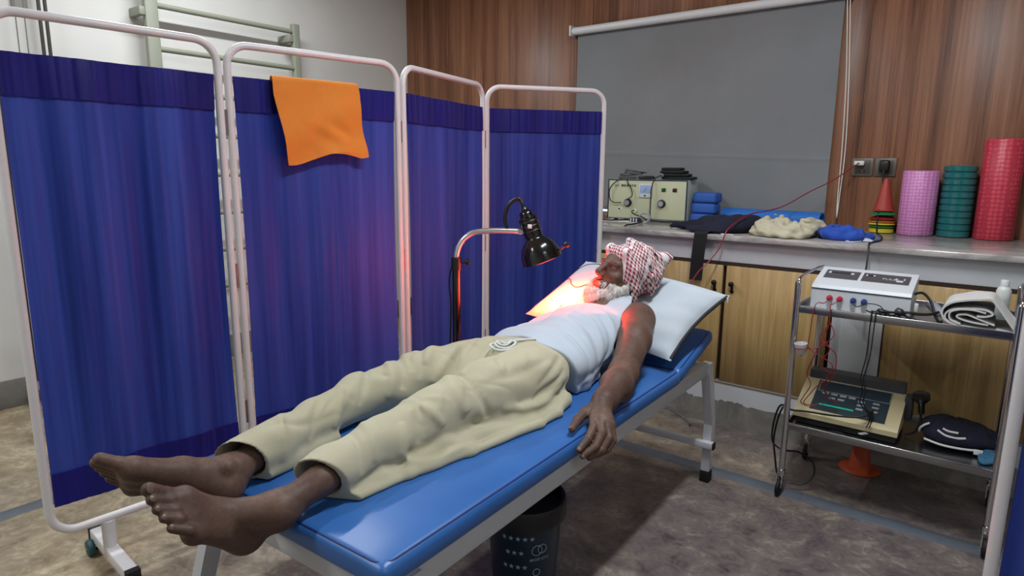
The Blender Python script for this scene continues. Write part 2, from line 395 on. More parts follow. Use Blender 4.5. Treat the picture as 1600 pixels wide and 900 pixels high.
def screen_panel(t, A, B, seed, mild=1.0, hinge=True, foot=None, footdir=None):
    A, B = Vector((*A, 0)), Vector((*B, 0)); d = (B-A); L = d.length; d.normalize(); nrm = Vector((d.y, -d.x, 0))   # towards the room
    R = .075; path = []
    def P(s, z): return A+d*s+Vector((0, 0, z))
    for cx, cz, a0 in ((L-R, ZTOP-R, 90), (L-R, ZBOT+R, 0), (R, ZBOT+R, -90), (R, ZTOP-R, -180)):
        for k in range(9):
            a = math.radians(a0-k*90/8); path.append(P(cx+R*math.cos(a), cz+R*math.sin(a)))
    m = MB(); m.tube(path, .0135, 14, closed=True); fr = obj('frame', m, WHITE_METAL, t)
    rnd = random.Random(seed); ph = [rnd.uniform(0, 6.3) for _ in range(8)]; fq = [rnd.uniform(3, 6), rnd.uniform(8, 13), rnd.uniform(18, 26), rnd.uniform(30, 44)]
    c0, c1 = .016, L-.016; zt, zb = 1.655, .285
    def wav(s, v):
        g = .10+.90*math.sin(PI*min(max(v, 0), 1))**.6
        q = .013*math.sin(fq[0]*s*6.28/L/2+ph[0]+.5*v)+.0045*math.sin(fq[1]*s*6.28/L/1.6+ph[1]-.4*v)*(.6+.4*math.sin(5*s+ph[6]))+.0016*math.sin(fq[2]*s*6.28/L+ph[2]+.6*math.sin(3*v))*(.5+.5*math.sin(9*s+ph[7]))+.0006*math.sin(fq[3]*s*6.28/L+ph[3])
        return mild*q*g
    def cf(u, v):
        s = c0+u*(c1-c0); pull = .005*math.sin(PI*v)*(1-2*u)
        return P(s+pull, zt-v*(zt-zb))+nrm*wav(s, v)
    m = MB(); m.grid(cf, 110, 26, .0012); cur = obj('curtain', m, CURT, t)
    for v0, v1 in ((-.004, .083), (.925, 1.004)):
        def hf(u, v, v0=v0, v1=v1):
            vv = v0+v*(v1-v0); p = cf(u, vv); return p+nrm*(.0028+.0012*math.sin(u*90+ph[4])+.0009*math.sin(u*171+ph[5]))
        m = MB(); m.grid(hf, 120, 6, .0055); obj('hem', m, HEM, cur)
    for zz in (zt-.008, zb+.008):
        m = MB(); m.cyl(P(.01, zz), P(L-.01, zz), .0022, 6); obj('wire', m, STEEL, t)
    if foot is not None:
        fd = Vector((*footdir, 0)).normalized(); c = A+d*foot
        ft = MB(); ft.box((-.02, -.205, .045), (.02, .165, .085), .004, rot=None)
        ang = math.atan2(fd.y, fd.x)-PI/2; Rm = rotz(ang)
        ft.v = [tuple(Rm @ Vector(p)+c) for p in ft.v]; fo = obj('foot_bar', ft, WHITE_METAL, t)
        m = MB(); m.cyl(c+Vector((0, 0, .08)), c+Vector((0, 0, ZBOT-.008)), .021, 16); obj('foot_post', m, WHITE_METAL, t)
        for s in (-.207, .167):
            m = MB(); q = c+fd*s; m.box((-.021, -.012, .0005), (.021, .012, .087), .002, rot=Rm, at=q+Vector((0, 0, .0438))); obj('end_cap', m, RUBBER, t)
        q = c+fd*.13+Vector((-fd.y, fd.x, 0))*.03
        ax = Vector((-fd.y, fd.x, 0)); m = MB(); m.lathe([(.026, -.010), (.0295, -.006), (.0295, .006), (.026, .010)], q+Vector((0, 0, .0298)), ax, 22); w = obj('caster_wheel', m, M('teal caster rubber', '1f4a52', .5), t)
        m = MB(); m.cyl(q-ax*.03+Vector((0, 0, .03)), q+ax*.012+Vector((0, 0, .03)), .005, 10); obj('axle', m, STEEL, w)
    return P
SCR = [((-2.286, .574), (-2.239, 1.205)), ((-2.239, 1.241), (-2.10, 1.908)), ((-2.103, 1.943), (-2.245, 2.632)), ((-2.250, 2.672), (-1.845, 3.195))]
t = thing('folding_screen', 'four panel white framed ward screen with blue cloth beside the couch', 'privacy screen', (-2.2, 1.9, 0))
Pf = []
for i, (A, B) in enumerate(SCR):
    Pf.append(screen_panel(t, A, B, 11+i*5, (1.25, 1.0, .8, .9)[i], foot=(.155, None, .35, .47)[i], footdir=((-1, .07), None, (-1, -.2), (-.75, .65))[i]))
hm = M('zinc hinge', '8b8a88', .35, .8)
for i in range(3):
    B, A = Vector((*SCR[i][1], 0)), Vector((*SCR[i+1][0], 0)); c = (A+B)/2
    for z in (1.50, .95, .42):
        m = MB(); m.cyl(c+Vector((0, 0, z-.045)), c+Vector((0, 0, z+.045)), .006, 10); dd = (A-B).normalized()
        m.box((-.016, -.0015, -.035), (.016, .0015, .035), 0, rot=rotz(math.atan2(dd.y, dd.x)), at=c+Vector((0, 0, z))); obj('hinge', m, hm, t)
t2 = thing('folding_screen', 'single blue ward screen panel cut off by the right picture edge', 'privacy screen', (.35, 1.8, 0))
screen_panel(t2, (.062, 1.80), (.72, 1.72), 77, 1.0)
# orange cloth over the second panel
A, B = Vector((*SCR[1][0], 0)), Vector((*SCR[1][1], 0)); dS = (B-A).normalized(); nS = Vector((dS.y, -dS.x, 0))
def oc(u, v):
    s0 = .148+.05*max(0, v-.30)**1.0*1.2; wd = .318+.025*math.sin(PI*v)-.03*(v > .99)
    s = s0+u*wd+.012*math.sin(v*7+.5)*(u-.2)
    if v < .14: a = (v/.14)*PI; off = -.018*math.cos(a); z = 1.663+.010*math.sin(a)-.10*max(0, .07-v)/.07
    else: off = .018+.012*(v-.14)+.008*math.sin(v*11+u*4)*(v-.1)+.006*math.sin(u*9+v*3)*v; z = 1.663-(v-.14)/.86*(.293+.018*math.sin(u*5.5+1.2)-.02*u)
    cr = .004*math.sin(60*(z-1.49)+14*(u-.4))*math.exp(-((u-.62)/.25)**2-((z-1.475)/.045)**2)
    return A+dS*s+nS*(off+cr+.012)+Vector((0, 0, z))
m = MB(); m.grid(oc, 44, 60, .004); tag(obj('hand_towel', m, M('orange microfibre cloth', 'd9822c', .85, 0, .08, 30, (160, .25, .002))), 'orange cloth hung over the top of the blue screen', 'cloth')

# ------------------------------------------------------------------ treatment couch
BD = Vector((-.0379, .9993, 0)); BN = Vector((-.9993, -.0379, 0)); BP = Vector((-.838, .70, 0)); BWID = .710
def bw(a, n, z=0): return BP+BD*a+BN*n+Vector((0, 0, z))
BR = Matrix((( -BN.x, BD.x, 0), (-BN.y, BD.y, 0), (0, 0, 1)))      # local x -> near side, y -> head, z up
def blue_leather():
    n = NT('blue upholstery vinyl'); v = n.coord(); k = n.noise(v, 3, 4); g = n.noise(v, 240, 3)
    n.l(n.ramp(k, [(.3, '2b5da1'), (.7, '3569ad')]), n.b.inputs['Base Color']); n.b.inputs['Roughness'].default_value = .36; n.bump(g, .08, .001); return n.m
VINYL = blue_leather(); PIPE = M('navy piping', '12306e', .5)
bed = thing('treatment_couch', 'blue padded treatment couch on a white steel frame', 'couch', (-1.12, 1.6, 0))
def pad(L, W, T, bulge=.010, nu=40, nv=18, R=.022):
    """rounded cushion, local x across 0..W, y along 0..L, z 0..T with a soft crown"""
    bm = MB()
    prof = []
    for k in range(7): a = PI/2*k/6; prof.append((R*(1-math.cos(a)), T-R+R*math.sin(a)) if False else (R*(1-math.sin(a)), T-R+R*(1-math.cos(a))*0+R*math.sin(a)*0))
    return bm
def cushion(name, L, W, T, tilt, origin, parent):
    """subdivided rounded box + piping; origin = near foot bottom corner, tilt about local x"""
    bm = bmesh.new(); bmesh.ops.create_cube(bm, size=1)
    for v in bm.verts: v.co = Vector((v.co.x*W, v.co.y*L, v.co.z*T))
    bmesh.ops.bevel(bm, geom=bm.edges[:], offset=.016, segments=4, profile=.55, affect='EDGES')
    bmesh.ops.subdivide_edges(bm, edges=[e for e in bm.edges if e.calc_length() > .1], cuts=14, use_grid_fill=True)
    for v in bm.verts:
        x, y, z = v.co
        k = max(0, 1-(2*x/W)**6)*max(0, 1-(2*y/L)**10)
        if z > T*.3: z += .010*k
        if abs(z) < T*.45: s = 1-(2*z/T)**2; x += math.copysign(.006*s, x) if abs(abs(x)-W/2) < .02 else 0; y += math.copysign(.006*s, y) if abs(abs(y)-L/2) < .02 else 0
        v.co = Vector((x, y, z))
    Rt = Matrix.Rotation(tilt, 3, 'X'); mb = MB(); o = Vector(origin)
    def W_(p): p = Rt @ Vector((p[0]-W/2, p[1]+L/2, p[2]+T/2)); return BR @ p+o
    bm.verts.index_update(); mb.add([W_(v.co) for v in bm.verts], [[v.index for v in f.verts] for f in bm.faces], True); bm.free()
    ob = obj(name, mb, VINYL, parent)
    r, i = .03, .006; pth = []
    for cx, cy, a0 in ((W/2-i-r, L/2-i-r, 0), (-W/2+i+r, L/2-i-r, 90), (-W/2+i+r, -L/2+i+r, 180), (W/2-i-r, -L/2+i+r, 270)):
        for k in range(6): a = math.radians(a0+18*k); pth.append(W_((cx+r*math.cos(a), cy+r*math.sin(a), T/2-.003)))
    p = MB(); p.tube(pth, .0028, 8, closed=True); obj('piping', p, PIPE, ob)
    return ob
cushion('mattress', 1.470, BWID, .055, 0, bw(0, 0, .567), bed)
cushion('headrest', .345, BWID, .055, math.radians(15), bw(1.476, 0, .570), bed)
FG = M('couch frame paint', 'c3c5c9', .35, 0, .05, 20)
for n0 in (.012, BWID-.047):
    m = MB(); m.box((-.0175, -.90, -.028), (.0175, .965, .028), .003, rot=BR, at=bw(.89, n0+.0175, .537)); obj('side_rail', m, FG, bed)
for a in (.03, .9, 1.40, 1.82):
    m = MB(); m.box((-(BWID-.095)/2, -.016, -.022), ((BWID-.095)/2, .016, .022), .003, rot=BR, at=bw(a, BWID/2, .537)); obj('cross_rail', m, FG, bed)
for end, s in ((1.835, 1), (.085, -1)):
    for n0 in (.0, BWID-.04):
        pts = [(0, .56), (.04, .56), (.125, .27), (.115, .05), (.078, .05), (.083, .265), (.0, .52)]
        m = MB(); m.prism([bw(end-s*.02+s*a, n0+.002, z) for a, z in pts], BN*.036); obj('leg', m, FG, bed)
        m = MB(); m.box((-.021, -.022, 0), (.021, .022, .052), .003, rot=BR, at=bw(end-s*.02+s*.0965, n0+.02, .0262)); obj('rubber_foot', m, RUBBER, bed)
    m = MB(); m.box((-BWID/2-.012, -.014, -.014), (BWID/2+.012, .014, .014), .002, rot=BR, at=bw(end-s*.02+s*.068, BWID/2, .18)); cb = obj('cross_bar', m, FG, bed)
    for n0 in (-.016, BWID+.016):
        m = MB(); m.box((-.004, -.0145, -.0145), (.004, .0145, .0145), .002, rot=BR, at=bw(end-s*.02+s*.068, n0, .18)); obj('bar_cap', m, RUBBER, cb)
m = MB(); m.tube(catmull([bw(1.60, .16, .52), bw(1.62, .14, .42), bw(1.66, .09, .39), bw(1.70, .03, .335)], 5), .006, 10); m.lathe([(0, 0), (.008, .002), (.008, .012), (0, .014)], bw(1.70, .03, .333), (.2, .3, -1), 10); obj('adjust_lever', m, STEEL, bed)
m = MB(); m.cyl(bw(1.72, .3, .60), bw(1.55, .3, .50), .008, 10); obj('headrest_strut', m, STEEL, bed)

# ------------------------------------------------------------------ infrared lamp
K_ = 1.041; G = Vector((-1.725, 1.861, 0)); ARM = Vector((.79, .61, 0)).normalized()
def A(s, z): return G+ARM*(s*K_)+Vector((0, 0, 1.35-(1.35-z)*K_))
lamp = thing('infrared_lamp', 'black infrared heat lamp on a chrome swan arm and black pole', 'heat lamp', G)
m = MB(); m.lathe([(.0, 0), (.17, 0), (.18, .012), (.16, .028), (.04, .04), (.03, .06), (0, .06)], G+Vector((0, 0, .0)), n=32); obj('base', m, BLACKP, lamp)
GLOSSB = M('gloss black enamel', '0b0b0c', .18, 0, .2, 30, coat=.4)
m = MB(); m.cyl(G+Vector((0, 0, .05)), A(0, 1.0), .0165, 18); pole = obj('pole', m, GLOSSB, lamp)
m = MB(); m.lathe([(.0205, 0), (.0205, .05), (.017, .052)], A(0, .965), n=18); obj('collar', m, BLACKP, pole)
m = MB(); m.cyl(A(0, .99), A(.04, .995), .004, 8); m.lathe([(.006, 0), (.012, .003), (.012, .016), (.006, .02), (0, .02)], A(.034, .995), ARM, 12); obj('clamp_knob', m, BLACKP, pole)
ap = [A(0, .95), A(0, 1.01), A(.008, 1.05), A(.03, 1.085), A(.065, 1.108), A(.11, 1.115), A(.17, 1.117), A(.235, 1.116)]
m = MB(); m.tube(catmull(ap, 6), .0115, 14); arm = obj('arm', m, M('satin chrome', 'e4e4e4', .28, 1.0, .04), lamp)
HC = A(.285, 1.125)
m = MB(); m.box((-.028, -.006, -.012), (.028, .006, .012), .003, rot=rotz(math.atan2(ARM.y, ARM.x)), at=A(.25, 1.115)); m.cyl(A(.25, 1.115)+Vector((.01, -.012, 0)), A(.25, 1.115)+Vector((-.01, .012, 0)), .008, 12); obj('pivot', m, CHROME, arm)
AX = (ARM*.33+Vector((.02, -.01, -.93))).normalized()            # where the shade points
c0 = HC-AX*.085*K_
m = MB(); m.lathe([(q*K_, w*K_) for q, w in [(0, 0), (.010, 0), (.013, .010), (.024, .016), (.027, .030), (.027, .036), (.036, .040), (.036, .105), (.033, .118), (.037, .125), (.052, .137), (.066, .155), (.0745, .180), (.0775, .205), (.079, .212), (.0765, .213), (.073, .190), (.062, .160), (.045, .142), (.02, .136), (0, .136)]], c0, AX, 36)
shade = obj('shade', m, GLOSSB, lamp)
for k in range(3):
    m = MB(); m.lathe([(.0395, 0), (.0406, .002), (.0395, .004)], c0+AX*(.054+.0195*k), AX, 30); obj('vent_ring', m, BLACKP, shade)
m = MB(); m.box((-.008, -.003, -.008), (.008, .003, .008), .001, rot=rotz(math.radians(35)), at=c0+AX*.081+Vector((.0227, -.0362, .006))); obj('sticker', m, WHITEP, shade)
side = (ARM-ARM.dot(AX)*AX).normalized()
kp = c0+AX*.205+side*.078
m = MB(); m.cyl(kp, kp+side*.03+Vector((0, 0, .012)), .004, 8); m.lathe([(.006, 0), (.012, .004), (.012, .016), (0, .02)], kp+side*.022+Vector((0, 0, .008)), side+Vector((0, 0, .4)), 12); obj('shade_knob', m, BLACKP, shade)
hc = [A(.195, 1.12), A(.185, 1.165), A(.20, 1.215), A(.235, 1.238), c0-AX*.02, c0+AX*.006]
m = MB(); cp = catmull(hc, 12); m.tube(cp, [.0075+.0012*(i % 2) for i in range(len(cp))], 10); obj('cable_hose', m, BLACKP, lamp)
m = MB(); m.tube(catmull([G+Vector((-.014, -.010, .97)), G+Vector((-.026, -.014, .90)), G+Vector((-.020, -.012, .80)), G+Vector((-.026, -.012, .6)), G+Vector((-.02, -.01, .3)), G+Vector((-.05, -.03, .045))], 6), .0032, 6); obj('mains_cable', m, RUBBER, lamp)
bulb = M('glowing red infrared bulb', 'ff2010', .3, emit='ff2408', es=45.0)
m = MB(); m.lathe([(0, .0), (.02, .004), (.034, .022), (.04, .04), (.033, .058), (.015, .066), (0, .067)], c0+AX*.150, AX, 24); obj('bulb', m, bulb, lamp)
ld = bpy.data.lights.new('bulb_glow', 'SPOT'); ld.energy = 300; ld.color = (1.0, .032, .007); ld.spot_size = math.radians(132); ld.spot_blend = 1.0; ld.shadow_soft_size = .03
lo = bpy.data.objects.new('bulb_glow', ld); COL.objects.link(lo); lo.parent = lamp; lo.location = c0+AX*.226-G
lo.rotation_mode = 'QUATERNION'; lo.rotation_quaternion = AX.to_track_quat('-Z', 'Y')

# ------------------------------------------------------------------ waste bin under the couch
bc = Vector((-1.085, 1.475, 0)); NAVY = M('dark navy plastic', '0a2138', .42, 0, .15, 12)
b = thing('waste_bin', 'dark navy waste bin printed with stars under the couch', 'bin', bc)
m = MB(); m.lathe([(0, .002), (.092, .0), (.094, .004), (.116, .325), (.118, .33), (.113, .33), (.090, .012), (0, .012)], bc, n=36); obj('bucket', m, NAVY, b)
m = MB(); m.lathe([(.119, .300), (.128, .302), (.130, .312), (.130, .352), (.126, .362), (.116, .362), (.114, .332), (.1185, .331)], bc, n=36); obj('rim', m, BLACKP, b)
PRT = M('pale blue print', '8fa6b4', .6)
camdir = math.atan2(-bc.y, -bc.x)
def onbin(a, z, ext=.0008): rr = .094+(.116-.094)*(z-.004)/.321+ext; return bc+Vector((rr*math.cos(a), rr*math.sin(a), z))
st = 0
for row in range(6):
    for col in range(5):
        a = camdir-.55+col*.19+(.09 if row % 2 else 0); z = .275-row*.048
        if col >= 3 and row not in (0, 5) and a > camdir+.1: continue
        c = onbin(a, z); nr = Vector((math.cos(a), math.sin(a), 0)); tg = Vector((-math.sin(a), math.cos(a), 0)); poly = []
        for k in range(10):
            rr = .0085 if k % 2 == 0 else .0030; th = PI/2+k*PI/5; poly.append(c+tg*rr*math.cos(th)+Vector((0, 0, rr*math.sin(th))))
        m = MB(); m.prism(poly, nr*.0006); obj('printed_star', m, PRT, b)
def bintext(s, a, z, size):
    n = Vector((math.cos(a), math.sin(a), 0)); text_mesh(s, size, PRT, b, onbin(a, z, .002), Vector((-n.y, n.x, 0)), (0, 0, 1))
bintext('PROD KTT', camdir+.42, .205, .013)
for k, (da, zz, r0) in enumerate(((.35, .235, .016), (.50, .238, .014), (.36, .16, .011))):
    a = camdir+da; c = onbin(a, zz, .0015); tg = Vector((-math.sin(a), math.cos(a), 0))
    m = MB(); m.tube([c+tg*r0*math.cos(q*PI/8)+Vector((0, 0, r0*math.sin(q*PI/8))) for q in range(16)], .0012, 5, closed=True); obj('printed_ring', m, PRT, b)
a = camdir+.40; c = onbin(a, .12, .0015); tg = Vector((-math.sin(a), math.cos(a), 0))
m = MB(); m.tube([c+tg*-.013+Vector((0, 0, .02)), c+tg*-.009+Vector((0, 0, -.02)), c+tg*.009+Vector((0, 0, -.02)), c+tg*.013+Vector((0, 0, .02))], .0012, 5); obj('printed_cup', m, PRT, b)
# ------------------------------------------------------------------ smooth-union field modelling for the figure and soft things
class Field:
    def __init__(s, lo, hi, h):
        s.lo = np.array(lo, np.float32); s.h = h; s.n = np.ceil((np.array(hi)-np.array(lo))/h).astype(int)+1
        s.a = np.full(s.n, 1.0, np.float32)
    def win(s, lo, hi):
        i0 = np.clip(np.floor((np.array(lo)-s.lo)/s.h).astype(int), 0, s.n); i1 = np.clip(np.ceil((np.array(hi)-s.lo)/s.h).astype(int)+1, 0, s.n)
        if (i1 <= i0).any(): return None, None
        ax = [(s.lo[k]+s.h*np.arange(i0[k], i1[k])).astype(np.float32) for k in range(3)]
        return tuple(slice(i0[k], i1[k]) for k in range(3)), np.stack(np.meshgrid(*ax, indexing='ij'), -1)
    def put(s, lo, hi, fn, k, mode):
        m = k+4*s.h; sl, P = s.win(np.array(lo)-m, np.array(hi)+m)
        if sl is None: return s
        d = fn(P); a = s.a[sl]
        if mode == 'sub': d = -d; h = np.clip(.5-.5*(a-d)/max(k, 1e-6), 0, 1); s.a[sl] = a*(1-h)+d*h+k*h*(1-h)
        else: h = np.clip(.5+.5*(a-d)/max(k, 1e-6), 0, 1); s.a[sl] = a*(1-h)+d*h-k*h*(1-h)
        return s
    def cone(s, a, b, ra, rb=None, k=.012, mode='add'):
        rb = ra if rb is None else rb; a = np.array(a, np.float32); b = np.array(b, np.float32); R = max(ra, rb)
        def fn(P):
            pa = P-a; ba = b-a; t = np.clip((pa@ba)/max(float(ba@ba), 1e-9), 0, 1)
            return np.sqrt(((pa-t[..., None]*ba)**2).sum(-1))-(ra+(rb-ra)*t)
        return s.put(np.minimum(a, b)-R, np.maximum(a, b)+R, fn, k, mode)
    def chain(s, pts, k=.012, mode='add'):
        for (a, ra), (b, rb) in zip(pts[:-1], pts[1:]): s.cone(a, b, ra, rb, k, mode)
        return s
    def ell(s, c, r, R=None, k=.012, mode='add'):
        c = np.array(c, np.float32); r = np.array(r, np.float32); Rm = np.eye(3, dtype=np.float32) if R is None else np.array(R, np.float32)   # rows = axes
        ext = np.abs(Rm.T)@r
        def fn(P):
            q = (P-c)@Rm.T; k0 = np.sqrt(((q/r)**2).sum(-1)); k1 = np.sqrt(((q/(r*r))**2).sum(-1))
            return k0*(k0-1)/np.maximum(k1, 1e-6)
        return s.put(c-ext, c+ext, fn, k, mode)
    def cut(s, p, n, k=.004):
        """remove the half space on the side n points to"""
        p = np.array(p, np.float32); n = np.array(n, np.float32); n /= np.linalg.norm(n)
        ax = [(s.lo[i]+s.h*np.arange(s.n[i])-p[i])*n[i] for i in range(3)]
        d = (ax[0][:, None, None]+ax[1][None, :, None]+ax[2][None, None, :]).astype(np.float32)
        h = np.clip(.5-.5*(s.a-d)/k, 0, 1); s.a = s.a*(1-h)+d*h+k*h*(1-h); return s
    def bumps(s, terms):
        """add sum of amp*sin(k.p+phase) where terms = (amp, (kx,ky,kz), phase)"""
        ax = [s.lo[i]+s.h*np.arange(s.n[i]) for i in range(3)]
        for amp, kv, ph in terms:
            s.a += (amp*np.sin(kv[0]*ax[0][:, None, None]+kv[1]*ax[1][None, :, None]+kv[2]*ax[2][None, None, :]+ph)).astype(np.float32)
        return s
    def val(s, p):
        q = (np.array(p)-s.lo)/s.h; i = np.clip(q.astype(int), 1, s.n-3); f = q-i; r = 0
        for a in (0, 1):
            for b in (0, 1):
                for c in (0, 1): r += s.a[i[0]+a, i[1]+b, i[2]+c]*(f[0] if a else 1-f[0])*(f[1] if b else 1-f[1])*(f[2] if c else 1-f[2])
        return float(r)
    def snap(s, p):
        p = np.array(p, float); e = s.h*1.5
        for _ in range(6):
            g = np.array([s.val(p+d)-s.val(p-d) for d in np.eye(3)*e]); n = np.linalg.norm(g)
            if n < 1e-6: break
            p = p-np.clip(s.val(p), -.03, .03)*g/n
        return p
    def fold(s, pts, amp, w, sharp=1.0):
        """raise (amp>0) or sink (amp<0) the skin along a line laid on it, fading at its ends"""
        P_ = [s.snap(p) for p in catmull(pts, 5)]; Ls = np.concatenate([[0], np.cumsum([np.linalg.norm(b-a) for a, b in zip(P_[:-1], P_[1:])])]); A_ = np.array(P_)
        sl, P = s.win(A_.min(0)-3*w, A_.max(0)+3*w)
        if sl is None: return s
        best = np.full(P.shape[:3], 9., np.float32); tt = np.zeros_like(best)
        for i, (a, b) in enumerate(zip(P_[:-1], P_[1:])):
            ba = (b-a).astype(np.float32); pa = P-a.astype(np.float32); t = np.clip((pa@ba)/max(float(ba@ba), 1e-9), 0, 1); d = np.sqrt(((pa-t[..., None]*ba)**2).sum(-1)); u = d < best
            best[u] = d[u]; tt[u] = ((Ls[i]+t*(Ls[i+1]-Ls[i]))/Ls[-1])[u]
        s.a[sl] -= amp*np.clip(np.sin(PI*tt), 0, 1)**.6*np.exp(-(best/w)**(2*sharp)); return s
    def mesh(s):
        A = s.a; ins = A < 0; n = A.shape
        c = np.zeros(tuple(x-1 for x in n), np.int8)
        offs = [(i, j, k) for i in (0, 1) for j in (0, 1) for k in (0, 1)]
        for i, j, k in offs: c += ins[i:n[0]-1+i, j:n[1]-1+j, k:n[2]-1+k]
        act = np.argwhere((c > 0) & (c < 8)); idx = -np.ones(c.shape, np.int64); idx[tuple(act.T)] = np.arange(len(act))
        val = {o: A[act[:, 0]+o[0], act[:, 1]+o[1], act[:, 2]+o[2]] for o in offs}
        acc = np.zeros((len(act), 3)); cnt = np.zeros(len(act))
        for a in offs:
            for ax in range(3):
                if a[ax]: continue
                b = list(a); b[ax] = 1; b = tuple(b); va, vb = val[a], val[b]; x = (va < 0) != (vb < 0)
                t = np.where(x, va/np.where(x, va-vb, 1), 0); p = np.tile(np.array(a, float), (len(act), 1)); p[:, ax] = t
                acc[x] += p[x]; cnt[x] += 1
        V = s.lo+s.h*(act+acc/cnt[:, None]); F = []
        for ax in range(3):
            o = [slice(None)]*3; p = [slice(None)]*3; o[ax] = slice(0, -1); p[ax] = slice(1, None)
            e = np.argwhere(ins[tuple(o)] != ins[tuple(p)]); u, v = (ax+1) % 3, (ax+2) % 3
            ok = (e[:, u] > 0) & (e[:, v] > 0) & (e[:, u] < n[u]-1) & (e[:, v] < n[v]-1); e = e[ok]
            q = []
            for du, dv in ((1, 1), (0, 1), (0, 0), (1, 0)):
                g = e.copy(); g[:, u] -= du; g[:, v] -= dv; q.append(idx[tuple(g.T)])
            q = np.stack(q, 1); fl = ~ins[tuple(e.T)]; q[fl] = q[fl][:, ::-1]; F.append(q)
        return V, np.concatenate(F)
def field_obj(name, F, mat, parent=None, smooth_iter=0, uv=None):
    V, Q = F.mesh(); off = root_loc(parent) if parent is not None else Vector(((V[:, 0].min()+V[:, 0].max())/2, (V[:, 1].min()+V[:, 1].max())/2, V[:, 2].min()))
    me = bpy.data.meshes.new(name); W = V-np.array(off)
    me.vertices.add(len(W)); me.vertices.foreach_set('co', W.astype(np.float32).ravel())
    me.loops.add(len(Q)*4); me.loops.foreach_set('vertex_index', Q.astype(np.int32).ravel())
    me.polygons.add(len(Q)); me.polygons.foreach_set('loop_start', np.arange(0, len(Q)*4, 4, dtype=np.int32))
    me.polygons.foreach_set('use_smooth', np.ones(len(Q), bool)); me.update(calc_edges=True); me.validate()
    if uv is not None:
        U = uv(V); l = me.uv_layers.new(name='UVMap'); l.data.foreach_set('uv', U[Q.ravel()].astype(np.float32).ravel())
    me.materials.append(mat); o = bpy.data.objects.new(name, me); COL.objects.link(o)
    if parent is not None: o.parent = parent
    else: o.location = off
    if smooth_iter: md = o.modifiers.new('soft', 'SMOOTH'); md.factor = .5; md.iterations = smooth_iter
    return o

# ------------------------------------------------------------------ pillow
PILM = M('white cotton pillow', 'b7c1cb', .75, 0, .03, 8, (140, .08, .002))
FN, pu, pv = Vector((-.905, 2.105, .672)), Vector((-.69, .05, .065)), Vector((.072, .365, .195)); pn = pu.cross(pv).normalized()
if pn.z < 0: pn = -pn
def pil(u, v, s):
    e = (1-abs(2*u-1)**2.6)**.55*(1-abs(2*v-1)**2.6)**.55 if 0 < u < 1 and 0 < v < 1 else 0
    T = .088*e if s > 0 else .062*e
    pinx = .030*math.sin(PI*v)*(1-2*u)*abs(1-2*u)**2; piny = .022*math.sin(PI*u)*(1-2*v)*abs(1-2*v)**2
    p = FN+pu*(u+pinx*1.2)+pv*(v+piny*1.4)
    dent = .020*math.exp(-((u-.47)/.17)**2-((v-.50)/.35)**2)+.012*math.exp(-((u-.45)/.3)**2-((v-.02)/.2)**2) if s > 0 else 0
    cr = .0035*math.sin(38*u+9*v)*math.exp(-((v-.06)/.10)**2)+.003*math.sin(30*v+12*u)*math.exp(-((u-.05)/.10)**2) if s > 0 else 0
    return p+pn*(s*(T+cr*e*2)-dent*e)
t = thing('pillow', 'plump white pillow with a dark zip under the turbaned head', 'pillow', FN+pu*.5+pv*.5-pn*.06)
m = MB(); m.grid(lambda u, v: pil(u, v, 1), 60, 44); m.grid(lambda u, v: pil(1-u, v, -1), 60, 44); obj('cushion_cover', m, PILM, t)
m = MB(); m.tube([pil(.012, .03+.95*k/24, 1)*.5+pil(.012, .03+.95*k/24, -1)*.5+Vector((.004, -.004, -.002)) for k in range(25)], .0055, 8, flat=1.6); obj('zip', m, M('charcoal zip tape', '35353c', .6), t)
zp = pil(.0, .97, 1); m = MB(); m.box(zp+Vector((.0, -.012, -.022)), zp+Vector((.006, -.006, .002)), .001); obj('zip_pull', m, WHITEP, t)

# ------------------------------------------------------------------ the man lying on the couch
def sc(p, f): c = Vector((0, 0, 1.35)); return tuple(c+(Vector(p)-c)*f)
HF = Vector((-.34, -.806, .485)).normalized(); HC_ = Vector((.266, .412, .871)); HC_ = (HC_-HC_.dot(HF)*HF).normalized(); HS = HF.cross(HC_)
HK = Vector((-1.168, 2.212, .937)); HR = [tuple(HS), tuple(HF), tuple(HC_)]
def hl(s, f, c): return tuple(HK+HS*s+HF*f+HC_*c)
def skin_mat():
    n = NT('dark brown skin'); v = n.coord(); k = n.noise(v, 9, 5, .6); g = n.noise(v, 120, 4); b = n.noise(v, 420, 2)
    k2 = n.math('ADD', n.math('MULTIPLY', k, .7), n.math('MULTIPLY', g, .3))
    n.l(n.ramp(k2, [(.3, '45312a'), (.5, '5b443a'), (.7, '70584b')]), n.b.inputs['Base Color'])
    n.b.inputs['Roughness'].default_value = .55; n.b.inputs['Specular IOR Level'].default_value = .35; n.b.inputs['Subsurface Weight'].default_value = .06; n.b.inputs['Subsurface Radius'].default_value = (.02, .008, .005); n.b.inputs['Subsurface Scale'].default_value = .3
    n.bump(n.math('ADD', g, n.math('MULTIPLY', b, .5)), .18, .002); return n.m
SKIN = skin_mat()
man = thing('person', 'man in a checked turban, white vest and cream trousers lying on the couch', 'person', (-1.2, 1.4, .633))
B = Field((-1.56, .36, .54), (-.76, 2.42, 1.10), .0034)
# torso
B.ell((-1.22, 1.60, .712), (.155, .16, .078), k=.03); B.ell((-1.22, 1.77, .716), (.150, .18, .082), k=.04)
B.ell((-1.205, 1.98, .748), (.160, .19, .094), k=.05)
B.cone((-1.055, 2.115, .795), (-1.33, 2.10, .770), .062, .056, .05); B.cone((-1.19, 2.11, .82), (-1.165, 2.20, .90), .062, .052, .04)
